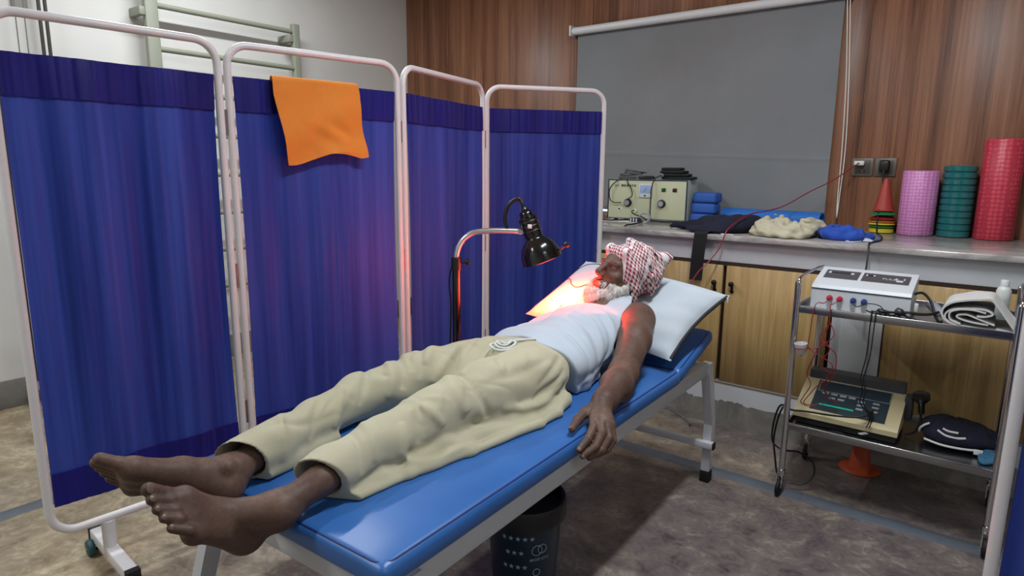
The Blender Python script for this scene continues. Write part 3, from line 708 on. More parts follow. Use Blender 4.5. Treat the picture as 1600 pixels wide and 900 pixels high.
# legs
LK, LA = (-1.14, 1.13, .706), sc((-1.078, .641, .679), 1.03); RK, RA = (-1.43, 1.13, .698), sc((-1.268, .650, .698), 1.04)
B.chain([((-1.13, 1.55, .715), .075), (LK, .050), ((-1.133, .93, .690), .036), ((-1.108, .76, .684), .0295), (LA, .0345)], .025)
B.chain([((-1.32, 1.55, .715), .075), (RK, .046), ((-1.395, .94, .682), .036), ((-1.335, .745, .684), .031), (RA, .0345)], .025)
def foot(P, f, k=.012):
    q = {n: sc(p, f) for n, p in P.items()}
    B.chain([(q['ankle'], .035), (q['heel'], .033)], .02); B.cone(q['ankle'], q['mid'], .035, .029, .022)
    B.cone(q['heel'], q['ball1'], .031, .018, .02); B.cone(q['heel'], q['ball5'], .032, .018, .02)
    B.cone(q['mid'], q['ball1'], .028, .021, .018); B.cone(q['mid'], q['ball5'], .025, .017, .018); B.cone(q['ball1'], q['ball5'], .020, .017, .016)
    m1 = tuple(.5*(np.array(q['ball1'])+np.array(q['ball5']))); B.cone(q['heel'], m1, .034, .020, .02)
    for i, (ra, rb) in enumerate(((.0155, .0130), (.0115, .0103), (.0108, .0095), (.0105, .0092), (.0105, .0092))):
        a, b = np.array(q['T%dr' % (i+1)]), np.array(q['T%d' % (i+1)]); src = np.array(q['ball1'])*(1-i/4)+np.array(q['ball5'])*(i/4)
        B.cone(tuple(src), tuple(a), ra*1.05, ra, .009); B.cone(tuple(a), tuple(b), ra*.92, rb, .0035)
    return q
LF = foot(dict(ankle=(-1.078, .641, .679), heel=(-1.136, .597, .626), mid=(-1.128, .545, .693), ball1=(-1.128, .484, .752), ball5=(-1.094, .483, .700), T1r=(-1.130, .456, .772), T1=(-1.128, .428, .795), T2r=(-1.116, .458, .764), T2=(-1.116, .427, .780), T3r=(-1.103, .458, .750), T3=(-1.105, .430, .764), T4r=(-1.090, .459, .737), T4=(-1.094, .435, .750), T5r=(-1.076, .466, .718), T5=(-1.086, .443, .730)), 1.03)
RF = foot(dict(ankle=(-1.268, .650, .698), heel=(-1.256, .626, .676), mid=(-1.279, .550, .732), ball1=(-1.284, .462, .772), ball5=(-1.350, .486, .707), T1r=(-1.287, .441, .789), T1=(-1.295, .413, .807), T2r=(-1.314, .452, .763), T2=(-1.328, .415, .789), T3r=(-1.332, .459, .745), T3=(-1.348, .427, .769), T4r=(-1.349, .467, .725), T4=(-1.366, .440, .748), T5r=(-1.365, .476, .707), T5=(-1.381, .454, .724)), 1.04)
B.ell(sc((-1.243, .628, .722), 1.04), (.014, .016, .016), k=.012)
# left arm and draped hand
B.chain([((-1.045, 2.115, .805), .060), ((-.995, 1.99, .762), .056), ((-.940, 1.81, .694), .046), ((-.915, 1.72, .682), .0485), ((-.890, 1.605, .672), .034), ((-.884, 1.575, .669), .030)], .025)
HAND = dict(i=[(-.872, 1.512, .658), (-.846, 1.466, .645), (-.840, 1.428, .624), (-.844, 1.392, .606)],
            m=[(-.850, 1.508, .658), (-.820, 1.470, .634), (-.820, 1.434, .606), (-.836, 1.398, .588)],
            r=[(-.832, 1.510, .653), (-.805, 1.482, .620), (-.809, 1.451, .592), (-.828, 1.420, .576)],
            l=[(-.818, 1.516, .645), (-.799, 1.496, .610), (-.804, 1.473, .588), (-.821, 1.450, .575)])
for kf, r0 in (('i', .0122), ('m', .0125), ('r', .0118), ('l', .0105)):
    p = HAND[kf]; B.cone((-.884, 1.572, .668), p[0], .024, r0*1.25, .012)
    B.cone(p[0], p[1], r0*1.12, r0, .004); B.cone(p[1], p[2], r0*1.03, r0*.9, .003); B.cone(p[2], p[3], r0*.92, r0*.76, .003)
B.chain([((-.893, 1.565, .664), .021), ((-.906, 1.520, .657), .0155), ((-.902, 1.474, .650), .0128), ((-.886, 1.418, .644), .0098)], .008)
# right arm along the far side
B.chain([((-1.345, 2.09, .765), .052), ((-1.405, 1.97, .698), .046), ((-1.45, 1.82, .678), .040), ((-1.455, 1.70, .672), .040), ((-1.45, 1.58, .664), .03)], .025)
for j, dx in enumerate((-.03, -.01, .01, .03)): B.chain([((-1.45, 1.57, .66), .022), ((-1.45+dx, 1.49, .654), .012), ((-1.448+dx*1.1, 1.45, .648), .011), ((-1.445+dx, 1.415-.01*(j in (1, 2)), .644), .009)], .006)
B.chain([((-1.43, 1.56, .66), .018), ((-1.405, 1.51, .654), .013), ((-1.40, 1.47, .65), .010)], .006)
# head
B.ell(hl(0, -.012, .022), (.075, .097, .092), HR, .02); B.ell(hl(0, .030, -.045), (.056, .060, .072), HR, .03); B.ell(hl(0, .055, .03), (.055, .042, .045), HR, .03)
B.ell(hl(0, .072, -.098), (.026, .022, .020), HR, .02); B.cone(hl(-.058, .0, -.055), hl(-.02, .07, -.10), .018, .018, .02); B.cone(hl(.058, .0, -.055), hl(.02, .07, -.10), .018, .018, .02)
for s in (-1, 1):
    B.ell(hl(s*.043, .066, -.022), (.022, .02, .018), HR, .016); B.ell(hl(s*.034, .098, .004), (.017, .012, .0125), HR, .012, 'sub')
    B.ell(hl(s*.033, .081, .003), (.0155, .0115, .0115), HR, .004); B.cone(hl(s*.014, .097, .021), hl(s*.048, .086, .022), .0085, .0065, .010)
    B.ell(hl(s*.0145, .104, -.036), (.010, .0115, .0085), HR, .006); B.ell(hl(s*.078, -.012, -.012), (.010, .019, .032), HR, .008)
    B.cone(hl(s*.021, .097, -.026), hl(s*.036, .085, -.055), .005, .004, .006, 'sub')
    B.cone(hl(s*.024, .0905, -.0005), hl(s*.043, .0855, -.0015), .0014, .0014, .0012, 'sub')
B.cone(hl(0, .094, .022), hl(0, .117, -.027), .0085, .0115, .010); B.ell(hl(0, .117, -.031), (.012, .011, .0105), HR, .007)
B.cone(hl(-.021, .093, -.063), hl(.021, .093, -.063), .0075, .0075, .007); B.cone(hl(-.017, .092, -.0755), hl(.017, .092, -.0755), .0085, .0085, .007); B.cone(hl(-.022, .103, -.069), hl(.022, .103, -.069), .0022, .0022, .003, 'sub')
body = field_obj('body', B, SKIN, man); del B
NAIL = M('toenail', '6e564b', .4)
def nail(p, prev, r, side, name, w=.62):
    p, prev = Vector(p), Vector(prev); d = (p-prev).normalized(); sd = Vector(side); sd = (sd-sd.dot(d)*d).normalized(); x = d.cross(sd); m = MB(); R = Matrix((x, d, sd)).transposed()
    m.lathe([(0, -.0022), (r*w*.7, -.0015), (r*w, 0), (r*w*.7, .0013), (0, .0018)], p+sd*(r*.86)+d*r*.30, sd, 14); obj(name, m, NAIL, body)
camv = Vector((.60, -.78, .20))
for i, r in enumerate((.0130, .0103, .0095, .0092, .0092)):
    nail(LF['T%d' % (i+1)], LF['T%dr' % (i+1)], r, Vector((.75, -.35, .75)), 'toenail', .72 if i == 0 else .6)
nail((-.886, 1.418, .644), (-.902, 1.474, .650), .0098, (-.3, -.2, 1), 'fingernail')
nail(HAND['i'][3], HAND['i'][2], .0093, (.3, -.9, .2), 'fingernail'); nail(HAND['m'][3], HAND['m'][2], .0095, (.3, -.9, -.1), 'fingernail')

# trousers
def cloth_mat(name, a, b, fine=.12, rough=.85):
    n = NT(name); v = n.coord(); k = n.noise(v, 5, 4, .55); g = n.noise(v, 330, 2)
    n.l(n.ramp(k, [(.3, a), (.7, b)]), n.b.inputs['Base Color']); n.b.inputs['Roughness'].default_value = rough; n.b.inputs['Sheen Weight'].default_value = .1; n.bump(g, fine, .001); return n.m
CREAM = cloth_mat('cream cotton', 'aaa58b', 'b5b097')
T = Field((-1.60, .58, .615), (-.90, 1.80, .90), .0035)
T.ell((-1.215, 1.58, .715), (.190, .16, .092), k=.03)
T.chain([((-1.12, 1.54, .712), .092), ((-1.13, 1.33, .714), .084), ((-1.14, 1.14, .706), .072), ((-1.137, .95, .692), .060), ((-1.122, .80, .685), .053), ((-1.105, .64, .684), .053)], .03)
T.chain([((-1.32, 1.54, .712), .092), ((-1.385, 1.33, .708), .082), ((-1.43, 1.13, .696), .063), ((-1.40, .95, .684), .052), ((-1.352, .80, .686), .053), ((-1.300, .60, .688), .055)], .03)
# cloth spread out flat on the couch
T.chain([((-1.04, 1.63, .642), .014), ((-.990, 1.50, .641), .014), ((-.985, 1.40, .640), .014), ((-1.015, 1.14, .638), .012), ((-1.045, .96, .637), .011), ((-1.065, .78, .637), .011)], .02)
T.chain([((-1.02, 1.58, .655), .022), ((-1.03, 1.40, .652), .022), ((-1.06, 1.10, .648), .018), ((-1.085, .90, .645), .016), ((-1.09, .75, .643), .013)], .03)
T.chain([((-1.47, 1.55, .65), .025), ((-1.485, 1.30, .65), .025), ((-1.495, 1.10, .645), .02), ((-1.46, .85, .642), .018), ((-1.42, .66, .650), .013)], .04)
T.chain([((-1.345, .98, .641), .012), ((-1.315, .84, .640), .012), ((-1.285, .70, .640), .012)], .03)
T.ell((-1.235, 1.44, .69), (.075, .12, .065), k=.04)
# folds
def fo(p, a, w): T.fold(p, a*2.5, w*.72, .72)
fo([(-1.215, 1.26, .755), (-1.137, 1.196, .79), (-1.075, 1.17, .765), (-1.045, 1.18, .72)], .012, .020)
fo([(-1.19, 1.25, .77), (-1.10, 1.235, .79), (-1.05, 1.24, .75), (-1.02, 1.25, .70)], -.008, .013)
fo([(-1.137, 1.20, .79), (-1.154, 1.391, .79), (-1.142, 1.60, .79)], .008, .022)
fo([(-1.20, 1.27, .76), (-1.19, 1.40, .775), (-1.17, 1.52, .795)], -.007, .014)
fo([(-1.08, 1.28, .77), (-1.06, 1.42, .775), (-1.07, 1.56, .77)], -.004, .020)
fo([(-1.055, 1.20, .69), (-1.015, 1.325, .675), (-.995, 1.463, .680), (-1.015, 1.60, .685)], -.007, .013)
fo([(-1.03, 1.30, .70), (-1.00, 1.44, .695), (-1.01, 1.57, .70)], .008, .014)
fo([(-1.12, .99, .72), (-1.060, .965, .68), (-1.03, 1.05, .66), (-1.02, 1.18, .66)], .009, .013)
fo([(-1.09, .80, .66), (-1.079, .93, .66), (-1.055, 1.02, .66), (-1.03, 1.12, .66)], -.006, .011)
fo([(-1.15, 1.08, .775), (-1.085, 1.04, .74), (-1.06, 1.02, .69)], -.007, .012)
fo([(-1.18, 1.06, .76), (-1.11, 1.07, .755), (-1.06, 1.10, .71)], .007, .014)
fo([(-1.17, .93, .74), (-1.11, .90, .735), (-1.07, .88, .69)], .005, .014)
fo([(-1.16, .885, .73), (-1.11, .86, .725), (-1.075, .84, .68)], -.004, .010)
fo([(-1.038, 1.60, .74), (-1.02, 1.50, .71), (-1.01, 1.43, .70)], -.005, .009); fo([(-1.02, 1.62, .71), (-.995, 1.53, .68), (-.99, 1.47, .665)], -.003, .009); fo([(-1.07, 1.63, .77), (-1.04, 1.53, .75), (-1.02, 1.46, .72)], -.005, .010)
fo([(-1.235, 1.25, .70), (-1.27, 1.36, .745), (-1.31, 1.45, .79), (-1.35, 1.60, .79)], -.012, .014)
fo([(-1.26, 1.25, .72), (-1.31, 1.36, .765), (-1.345, 1.46, .79)], .008, .014)
fo([(-1.235, 1.28, .71), (-1.235, 1.42, .76), (-1.27, 1.55, .80)], -.010, .012)
fo([(-1.456, 1.30, .75), (-1.38, 1.25, .77), (-1.31, 1.20, .72)], -.009, .012); fo([(-1.44, 1.24, .765), (-1.37, 1.20, .75), (-1.32, 1.16, .69)], .009, .015)
fo([(-1.47, 1.18, .745), (-1.40, 1.13, .76), (-1.37, 1.07, .70)], -.006, .012)
fo([(-1.43, 1.06, .755), (-1.37, 1.02, .73), (-1.345, .97, .67)], .006, .014); fo([(-1.42, 1.0, .74), (-1.37, .94, .73), (-1.33, .88, .68)], -.005, .012)
fo([(-1.40, .86, .73), (-1.34, .81, .72), (-1.31, .78, .67)], .004, .012)
fo([(-1.36, .70, .73), (-1.335, .86, .715), (-1.36, 1.0, .70)], -.003, .014)
fo([(-1.45, 1.45, .77), (-1.40, 1.40, .79), (-1.34, 1.30, .76)], .007, .016); fo([(-1.44, 1.38, .76), (-1.38, 1.33, .785), (-1.32, 1.26, .74)], -.005, .012)
wr = np.random.RandomState(8)
for ax_, n_ in ((((-1.12, 1.54, .712), (-1.13, 1.33, .714), (-1.14, 1.14, .706), (-1.137, .95, .692)), 11), (((-1.32, 1.54, .712), (-1.385, 1.33, .708), (-1.43, 1.13, .696), (-1.40, .95, .684)), 11)):
    for _ in range(n_):
        u = wr.uniform(.1, 2.9); i = int(u); c = np.array(ax_[i])+(np.array(ax_[min(i+1, 3)])-np.array(ax_[i]))*(u-i); th = wr.uniform(-.2, 1.0); dth = wr.uniform(.5, 1.0); sl_ = wr.uniform(-.10, .10)
        pts = [tuple(c+np.array([.085*math.sin(th+q*dth), sl_*q, .085*math.cos(th+q*dth)])) for q in (-.6, 0, .6)]
        T.fold(pts, wr.choice([-1, 1])*wr.uniform(.003, .0065), wr.uniform(.007, .012), .7)
rng = np.random.RandomState(3)
T.bumps([(.0009*rng.uniform(.5, 1), rng.normal(0, 1, 3)*np.array([50, 34, 50]), rng.uniform(0, 6)) for _ in range(8)])
# hollow cuffs, then the hem cuts
T.chain([((-1.122, .82, .685), .032), ((-1.118, .77, .685), .0465), ((-1.105, .60, .684), .048)], .004, 'sub'); T.chain([((-1.352, .80, .686), .032), ((-1.342, .76, .686), .048), ((-1.290, .56, .688), .050)], .004, 'sub')
T.cut((0, 0, .6315), (0, 0, -1), .006)
sl, P = T.win((-1.27, .50, .61), (-.90, .95, .92)); d = (.74+.55*(P[..., 0]+1.15)-.35*(P[..., 2]-.70)-P[..., 1])/1.2; T.a[sl] = np.maximum(T.a[sl], d)
sl, P = T.win((-1.60, .50, .61), (-1.265, .95, .92)); d = (.672+.85*(P[..., 0]+1.36)-.3*(P[..., 2]-.69)-P[..., 1])/1.2; T.a[sl] = np.maximum(T.a[sl], d)
T.cut((0, 1.70, 0), (0, 1, 0))
tr = field_obj('trousers', T, CREAM, man, 1); del T
kn = M('white drawstring', 'cfd2cf', .8)
kc = Vector((-1.20, 1.505, .803))
for j, (rr, dx, dy, dz) in enumerate(((.036, 0, 0, .004), (.029, .006, .004, .009), (.020, -.004, .01, .012))):
    m = MB(); m.tube([kc+Vector((dx+rr*math.cos(a*PI/9), dy+rr*1.25*math.sin(a*PI/9), dz+.004*math.sin(a*PI/4.5))) for a in range(18)], .0038, 8, closed=True); obj('drawstring', m, kn, tr)
m = MB(); m.tube(catmull([kc+Vector((0, 0, .010)), kc+Vector((.01, .05, .012)), kc+Vector((.02, .09, .008)), kc+Vector((.03, .13, .004))], 5), .0036, 8); obj('drawstring', m, kn, tr)

# vest
VESTM = cloth_mat('white cotton vest', 'aab5c2', 'b4beca', .08)
Vf = Field((-1.52, 1.56, .615), (-.93, 2.26, .98), .0038)
Vf.ell((-1.22, 1.72, .715), (.198, .20, .104), k=.03); Vf.ell((-1.22, 1.85, .725), (.176, .18, .098), k=.04); Vf.ell((-1.205, 1.98, .750), (.172, .19, .106), k=.05)
Vf.cone((-1.095, 2.12, .800), (-1.32, 2.125, .79), .069, .069, .05); Vf.cone((-1.12, 2.14, .83), (-1.28, 2.15, .83), .05, .05, .03)
Vf.chain([((-1.05, 1.68, .648), .018), ((-1.05, 1.74, .648), .018), ((-1.065, 1.85, .65), .016)], .03)
def vo(p, a, w): Vf.fold(p, a*1.5, w*.85)
vo([(-1.38, 1.70, .78), (-1.25, 1.73, .82), (-1.12, 1.72, .80), (-1.04, 1.70, .71)], .004, .014); vo([(-1.30, 1.80, .82), (-1.18, 1.83, .83), (-1.08, 1.80, .78), (-1.05, 1.77, .70)], .004, .013)
vo([(-1.28, 1.90, .83), (-1.14, 1.90, .84), (-1.06, 1.86, .76), (-1.05, 1.80, .69)], .004, .013); vo([(-1.15, 1.99, .85), (-1.07, 1.95, .79), (-1.045, 1.88, .70)], .005, .014)
vo([(-1.05, 1.92, .72), (-1.055, 1.80, .68), (-1.05, 1.69, .665)], .007, .014); vo([(-1.04, 1.95, .74), (-1.05, 1.85, .68), (-1.06, 1.78, .65)], -.007, .010)
vo([(-1.20, 1.77, .83), (-1.10, 1.76, .79), (-1.045, 1.73, .70)], -.005, .010); vo([(-1.22, 1.86, .835), (-1.11, 1.85, .81), (-1.055, 1.81, .72)], -.005, .010); vo([(-1.12, 1.95, .84), (-1.06, 1.90, .75), (-1.05, 1.84, .68)], -.005, .010)
vo([(-1.33, 2.0, .80), (-1.28, 1.90, .83), (-1.26, 1.78, .82)], -.004, .012); vo([(-1.23, 2.05, .86), (-1.20, 1.95, .85), (-1.19, 1.85, .83)], .003, .012)
Vf.bumps([(.0012*rng.uniform(.5, 1), rng.normal(0, 1, 3)*np.array([40, 40, 40]), rng.uniform(0, 6)) for _ in range(8)])
Vf.chain([((-1.035, 2.17, .82), .078), ((-1.010, 2.06, .78), .070), ((-.985, 1.95, .735), .062)], .008, 'sub'); Vf.chain([((-1.405, 2.16, .82), .078), ((-1.43, 2.06, .775), .068), ((-1.45, 1.97, .73), .055)], .008, 'sub')
Vf.ell((-1.175, 2.195, .915), (.075, .085, .07), k=.01, mode='sub')
Vf.cut((0, 0, .632), (0, 0, -1), .006); Vf.cut((0, 2.185, .8), (0, 1, .25), .006)
sl, P = Vf.win((-1.5, 1.56, .6), (-.93, 1.85, .98)); d = (1.645-.25*(P[..., 2]-.75)+.05*(P[..., 0]+1.2)+.006*np.sin(40*P[..., 0])-P[..., 1]); h = np.clip(.5-.5*(Vf.a[sl]-d)/.006, 0, 1); Vf.a[sl] = Vf.a[sl]*(1-h)+d*h+.006*h*(1-h)
vest = field_obj('vest', Vf, VESTM, man, 1); del Vf

# beard: soft mass plus many fine strands
BEARD = M('white beard hair', 'c6c2be', .75, 0, .22, 110)
Bd = Field(tuple(HK-Vector((.16, .2, .2))), tuple(HK+Vector((.16, .12, .08))), .0028)
for s in (-1, 1): Bd.chain([(hl(s*.070, .010, -.018), .010), (hl(s*.064, .022, -.058), .019), (hl(s*.050, .046, -.090), .024), (hl(s*.024, .074, -.112), .025), (hl(0, .082, -.120), .026)], .02)
Bd.chain([(hl(0, .084, -.120), .024), (hl(0, .088, -.144), .015)], .02); Bd.ell(hl(0, .05, -.115), (.04, .035, .022), HR, .02)
for s in (-1, 1): Bd.ell(hl(s*.050, .044, -.072), (.015, .032, .030), HR, .02)
Bd.ell(hl(-.015, .078, -.132), (.030, .020, .020), HR, .015)
for s in (-1, 1): Bd.cone(hl(s*.008, .101, -.051), hl(s*.032, .085, -.066), .0042, .0034, .004)
Bd.bumps([(.0016, rng.normal(0, 1, 3)*130, rng.uniform(0, 6)) for _ in range(8)])
bd = field_obj('beard', Bd, BEARD, man); BV, BQ = Bd.mesh(); del Bd
st = MB(); down = -HC_+HF*.35
cen = np.array(hl(0, .02, -.06))
for q in rng.choice(len(BV), 2400, replace=False):
    p = Vector(BV[q]); o = (p-Vector(cen)).normalized(); dr = (o*.45+down*.75+Vector(rng.normal(0, .22, 3))).normalized(); L = rng.uniform(.008, .022)
    st.tube([p-dr*.004, p+dr*L*.5+Vector((0, 0, -.0008)), p+dr*L+Vector((0, 0, -.003))], [.0010, .0008, .0002], 3, cap=False)
obj('beard_strands', st, BEARD, bd)['kind'] = 'stuff'
eb = MB()
for s in (-1, 1):
    for i in range(60):
        u = rng.uniform(0, 1); p = Vector(hl(s*(.014+.036*u), .104-.012*u-.004*u*u, .0215+.003*math.sin(u*3)+rng.uniform(-.003, .003))); dr = (HS*s*.9+HC_*.25+HF*.15).normalized()
        eb.tube([p, p+dr*.007], [.0005, .0002], 3, cap=False)
obj('eyebrows', eb, M('grey brow hair', '4a4340', .8), man)['kind'] = 'stuff'

# turban
def keff():
    n = NT('red and white checked cotton'); uvn = n.n('ShaderNodeTexCoord'); sp = n.n('ShaderNodeSeparateXYZ'); n.l(uvn.outputs['UV'], sp.inputs[0])
    u, v = sp.outputs[0], sp.outputs[1]
    fu = n.math('FRACT', u); fv = n.math('FRACT', v); a = n.math('GREATER_THAN', fu, .5); b = n.math('GREATER_THAN', fv, .5)
    d = n.math('GREATER_THAN', n.math('FRACT', n.math('ADD', n.math('MULTIPLY', u, 2.0), n.math('MULTIPLY', v, 2.0))), .5)
    both = n.math('MULTIPLY', a, b); x = n.math('ABSOLUTE', n.math('SUBTRACT', a, b)); pat = n.math('ADD', both, n.math('MULTIPLY', x, d))
    st1 = n.math('LESS_THAN', n.math('FRACT', n.math('ADD', n.math('MULTIPLY', u, .145), .23)), .17)
    pat = n.math('MULTIPLY', pat, n.math('SUBTRACT', 1, st1))
    n.l(n.mix(pat, 'd9d6d8', '8c1326'), n.b.inputs['Base Color']); n.b.inputs['Roughness'].default_value = .85
    n.bump(n.noise(n.coord(), 300, 2), .1, .001); return n.m
K = Field(tuple(HK-Vector((.2, .2, .18))), tuple(HK+Vector((.22, .22, .22))), .0034)
K.ell(hl(0, -.014, .036), (.094, .113, .101), HR, .01)
K.chain([(hl(-.05, .075, .078), .018), (hl(-.085, .035, .035), .017), (hl(-.092, -.005, -.02), .015), (hl(-.085, -.03, -.065), .015)], .012)
K.chain([(hl(.05, .075, .078), .018), (hl(.085, .035, .035), .017), (hl(.092, -.005, -.02), .015)], .012); K.cone(hl(-.05, .076, .078), hl(.05, .076, .078), .019, .019, .012)
K.chain([(hl(-.02, .05, .125), .016), (hl(-.065, .01, .105), .018), (hl(-.092, -.045, .05), .016), (hl(-.085, -.085, .0), .015)], .010)
K.chain([(hl(.03, .03, .135), .016), (hl(-.03, -.03, .135), .020), (hl(-.07, -.08, .085), .018), (hl(-.065, -.11, .03), .015)], .010)
K.chain([(hl(-.03, -.055, .105), .045), (hl(-.052, -.095, .138), .026), (hl(-.064, -.112, .156), .010)], .012)
K.ell(hl(-.02, -.085, .06), (.07, .05, .07), HR, .02)
K.chain([(hl(-.045, .035, .132), .004), (hl(-.085, -.01, .085), .005), (hl(-.105, -.055, .03), .004)], .006, 'sub'); K.chain([(hl(-.02, -.03, .155), .005), (hl(-.07, -.055, .115), .006), (hl(-.092, -.085, .07), .005)], .006, 'sub')
sl, P = K.win(K.lo, K.lo+K.h*K.n); Lc = (P-np.array(HK, np.float32))@np.array(HR, np.float32).T; s_, f_, c_ = Lc[..., 0], Lc[..., 1], Lc[..., 2]
# open at the face and below
face = (f_-(.092+.62*(c_-.055)-.10*s_*s_/.01*.1))*.85; low = -.078-c_
rad = np.sqrt(((Lc-np.array((0, -.014, .030), np.float32))/np.array((.079, .100, .092), np.float32))**2 @ np.ones(3, np.float32))
K.a = np.maximum(np.maximum(K.a, face), low); K.bumps([(.0009, rng.normal(0, 1, 3)*90, rng.uniform(0, 6)) for _ in range(6)])
def kuv(V):
    L = (V-np.array(HK))@np.array(HR).T; a = np.arctan2(-L[:, 0], L[:, 1]+.014); b = L[:, 2]; tl = b+.35*L[:, 1]
    return np.stack([(a*.095+.25*tl)/.0125, (b-.30*L[:, 1])/.0125], 1)
turban = field_obj('turban', K, keff(), man, 1, kuv); del K
# ------------------------------------------------------------------ small helpers for placed things
class Fr:
    """local frame: x right, y back, z up"""
    def __init__(s, o, ang=0.0): s.o = Vector(o); s.R = rotz(ang)
    def __call__(s, x, y, z): return s.o+s.R @ Vector((x, y, z))
    def put(s, mb): mb.v = [tuple(s.o+s.R @ Vector(p)) for p in mb.v]; return mb
def heap(name, blobs, mat, label, cat, lo, hi, h=.005, folds=(), noise=.0022, freq=55, seed=1, floor_z=None, parent=None, grooves=9, gw=.010, ga=.006):
    """crumpled cloth: smooth union of blobs, creased by many random sunk lines"""
    F = Field(lo, hi, h); rs = np.random.RandomState(seed)
    for b in blobs: F.ell(*b, k=.025)
    c = np.mean([b[0] for b in blobs], 0); ext = (np.array(hi)-np.array(lo))/2
    for _ in range(grooves):
        a = rs.uniform(0, 2*PI); ln = rs.uniform(.4, .9); p0 = c+np.array([math.cos(a)*ext[0]*ln, math.sin(a)*ext[1]*ln, 0]); p1 = c+rs.normal(0, .25, 3)*ext; mid = (p0+p1)/2+rs.normal(0, .12, 3)*ext
        pts = [tuple(p) for p in (p0, mid, p1)]
        for q in range(3): pts[q] = (pts[q][0], pts[q][1], c[2]+ext[2]*.55)
        F.fold(pts, (-1 if rs.rand() < .6 else .8)*ga*1.6*rs.uniform(.7, 1.2), gw*rs.uniform(.7, 1.3))
    F.bumps([(noise*rs.uniform(.4, 1), rs.normal(0, 1, 3)*freq, rs.uniform(0, 6)) for _ in range(6)])
    if floor_z is not None: F.cut((0, 0, floor_z), (0, 0, -1), .004)
    o = field_obj(name, F, mat, parent, 1)
    if label: tag(o, label, cat)
    return o
def cable(name, pts, r, mat, label=None, cat=None, parent=None, group=None, per=6, n=7):
    m = MB(); m.tube(catmull(pts, per), r, n); o = obj(name, m, mat, parent)
    if label: tag(o, label, cat, group)
    return o
ZT = 1.0255
REDW = M('red insulated wire', '8a1420', .45); BLKW = M('black cable', '101012', .5); GRYW = M('grey rubber cable', '4c4d4c', .55)

# ------------------------------------------------------------------ short-wave machine on the worktop
f = Fr((-2.089, 3.705, ZT), math.radians(6.8)); CREAMP = M('cream enamel panel', 'c3c5a4', .45, 0, .05, 10); GREYP = M('pale grey cabinet steel', 'b9beb8', .45, 0, .06, 12)
t = thing('therapy_machine', 'cream front shortwave therapy machine on the worktop by the screen', 'therapy machine', f(.258, .12, 0))
m = f.put(MB().box((0, .006, .012), (.517, .24, .262), .004)); obj('cabinet', m, GREYP, t)
m = f.put(MB().box((.006, 0, .018), (.511, .008, .256), .002)); obj('front_panel', m, CREAMP, t)
for lo, hi in (((0, -.002, .014), (.007, .008, .262)), ((.510, -.002, .014), (.517, .008, .262)), ((.007, -.002, .255), (.510, .008, .262))):
    m = f.put(MB().box(lo, hi, .001)); obj('edge_trim', m, M('dark blue trim', '28304a', .5), t)
for x in (.05, .467):
    for y in (.03, .21): m = MB(); m.cyl(f(x, y, 0), f(x, y, .014), .014, 14); obj('rubber_foot', m, RUBBER, t)
m = f.put(MB().box((.212, -.008, .150), (.295, .001, .235), .003)); mt = obj('meter', m, M('white meter case', 'd4d8d6', .3), t)
m = f.put(MB().box((.218, -.0095, .178), (.289, -.0075, .229), .001)); obj('meter_face', m, M('pale blue meter dial', '9fb4dc', .3), mt)
m = f.put(MB().box((.2515, -.0105, .182), (.2530, -.0095, .215), 0, rot=Matrix.Rotation(.5, 3, 'Y'))); obj('needle', m, BLACKP, mt)
m = MB(); m.lathe([(.005, 0), (.005, .004), (0, .005)], f(.2525, -.008, .163), f.R @ Vector((0, -1, 0)), 12); obj('screw', m, BLACKP, mt)
for x in (.139, .361):
    m = MB(); ax = f.R @ Vector((0, -1, 0)); m.lathe([(.026, 0), (.026, .006), (.021, .008), (.0205, .022), (.0175, .0235)], f(x, 0, .115), ax, 26); k = obj('knob', m, BLACKP, t)
    m = MB(); m.lathe([(.017, 0), (.017, .002), (0, .0022)], f(x, -.0232, .115), ax, 22); obj('knob_cap', m, M('silver knob cap', 'b4b3bd', .3, .5), k)
for x, c in ((.370, '0f4a1c'), (.440, '3a0f0c')):
    m = f.put(MB().box((x-.013, -.006, .190), (x+.013, .001, .212), .002)); obj('switch', m, M('switch '+c, c, .35), t)
m = MB(); ax = f.R @ Vector((0, -1, 0)); m.lathe([(.013, 0), (.013, .003), (.006, .004), (.006, .002)], f(.083, 0, .075), ax, 18); obj('jack', m, WHITEP, t); m = MB(); m.lathe([(.006, 0), (.006, .006), (0, .006)], f(.083, 0, .075), ax, 14); obj('jack_pin', m, BLACKP, t)
m = MB(); m.lathe([(.012, 0), (.012, .010), (.006, .014)], f(.190, 0, .065), ax, 18); obj('jack', m, WHITEP, t)
text_mesh('JS-I', .020, BLACKP, t, f(.060, -.0005, .222), f.R @ Vector((1, 0, 0)), (0, 0, 1)); text_mesh('超短波电疗机', .017, BLACKP, t, f(.140, -.0005, .222), f.R @ Vector((1, 0, 0)), (0, 0, 1))
m = f.put(MB().box((.513, .12, .10), (.520, .17, .15), .003)); obj('side_socket', m, BLACKP, t)
cable('front_cable', [f(.10, -.012, .115), f(.05, -.02, .115), f(.022, -.02, .14), f(.02, -.02, .20), f(.055, -.015, .245), f(.09, .03, .27)], .0032, BLKW, parent=t)
cable('front_cable', [f(.139, -.03, .135), f(.172, -.02, .16), f(.165, -.015, .20), f(.135, -.012, .245), f(.12, .03, .27)], .0032, BLKW, parent=t)
cable('front_cable', [f(.190, -.012, .07), f(.178, -.03, .062), f(.20, -.04, .045), f(.25, -.04, .032), f(.285, -.05, .015)], .0035, BLKW, parent=t)
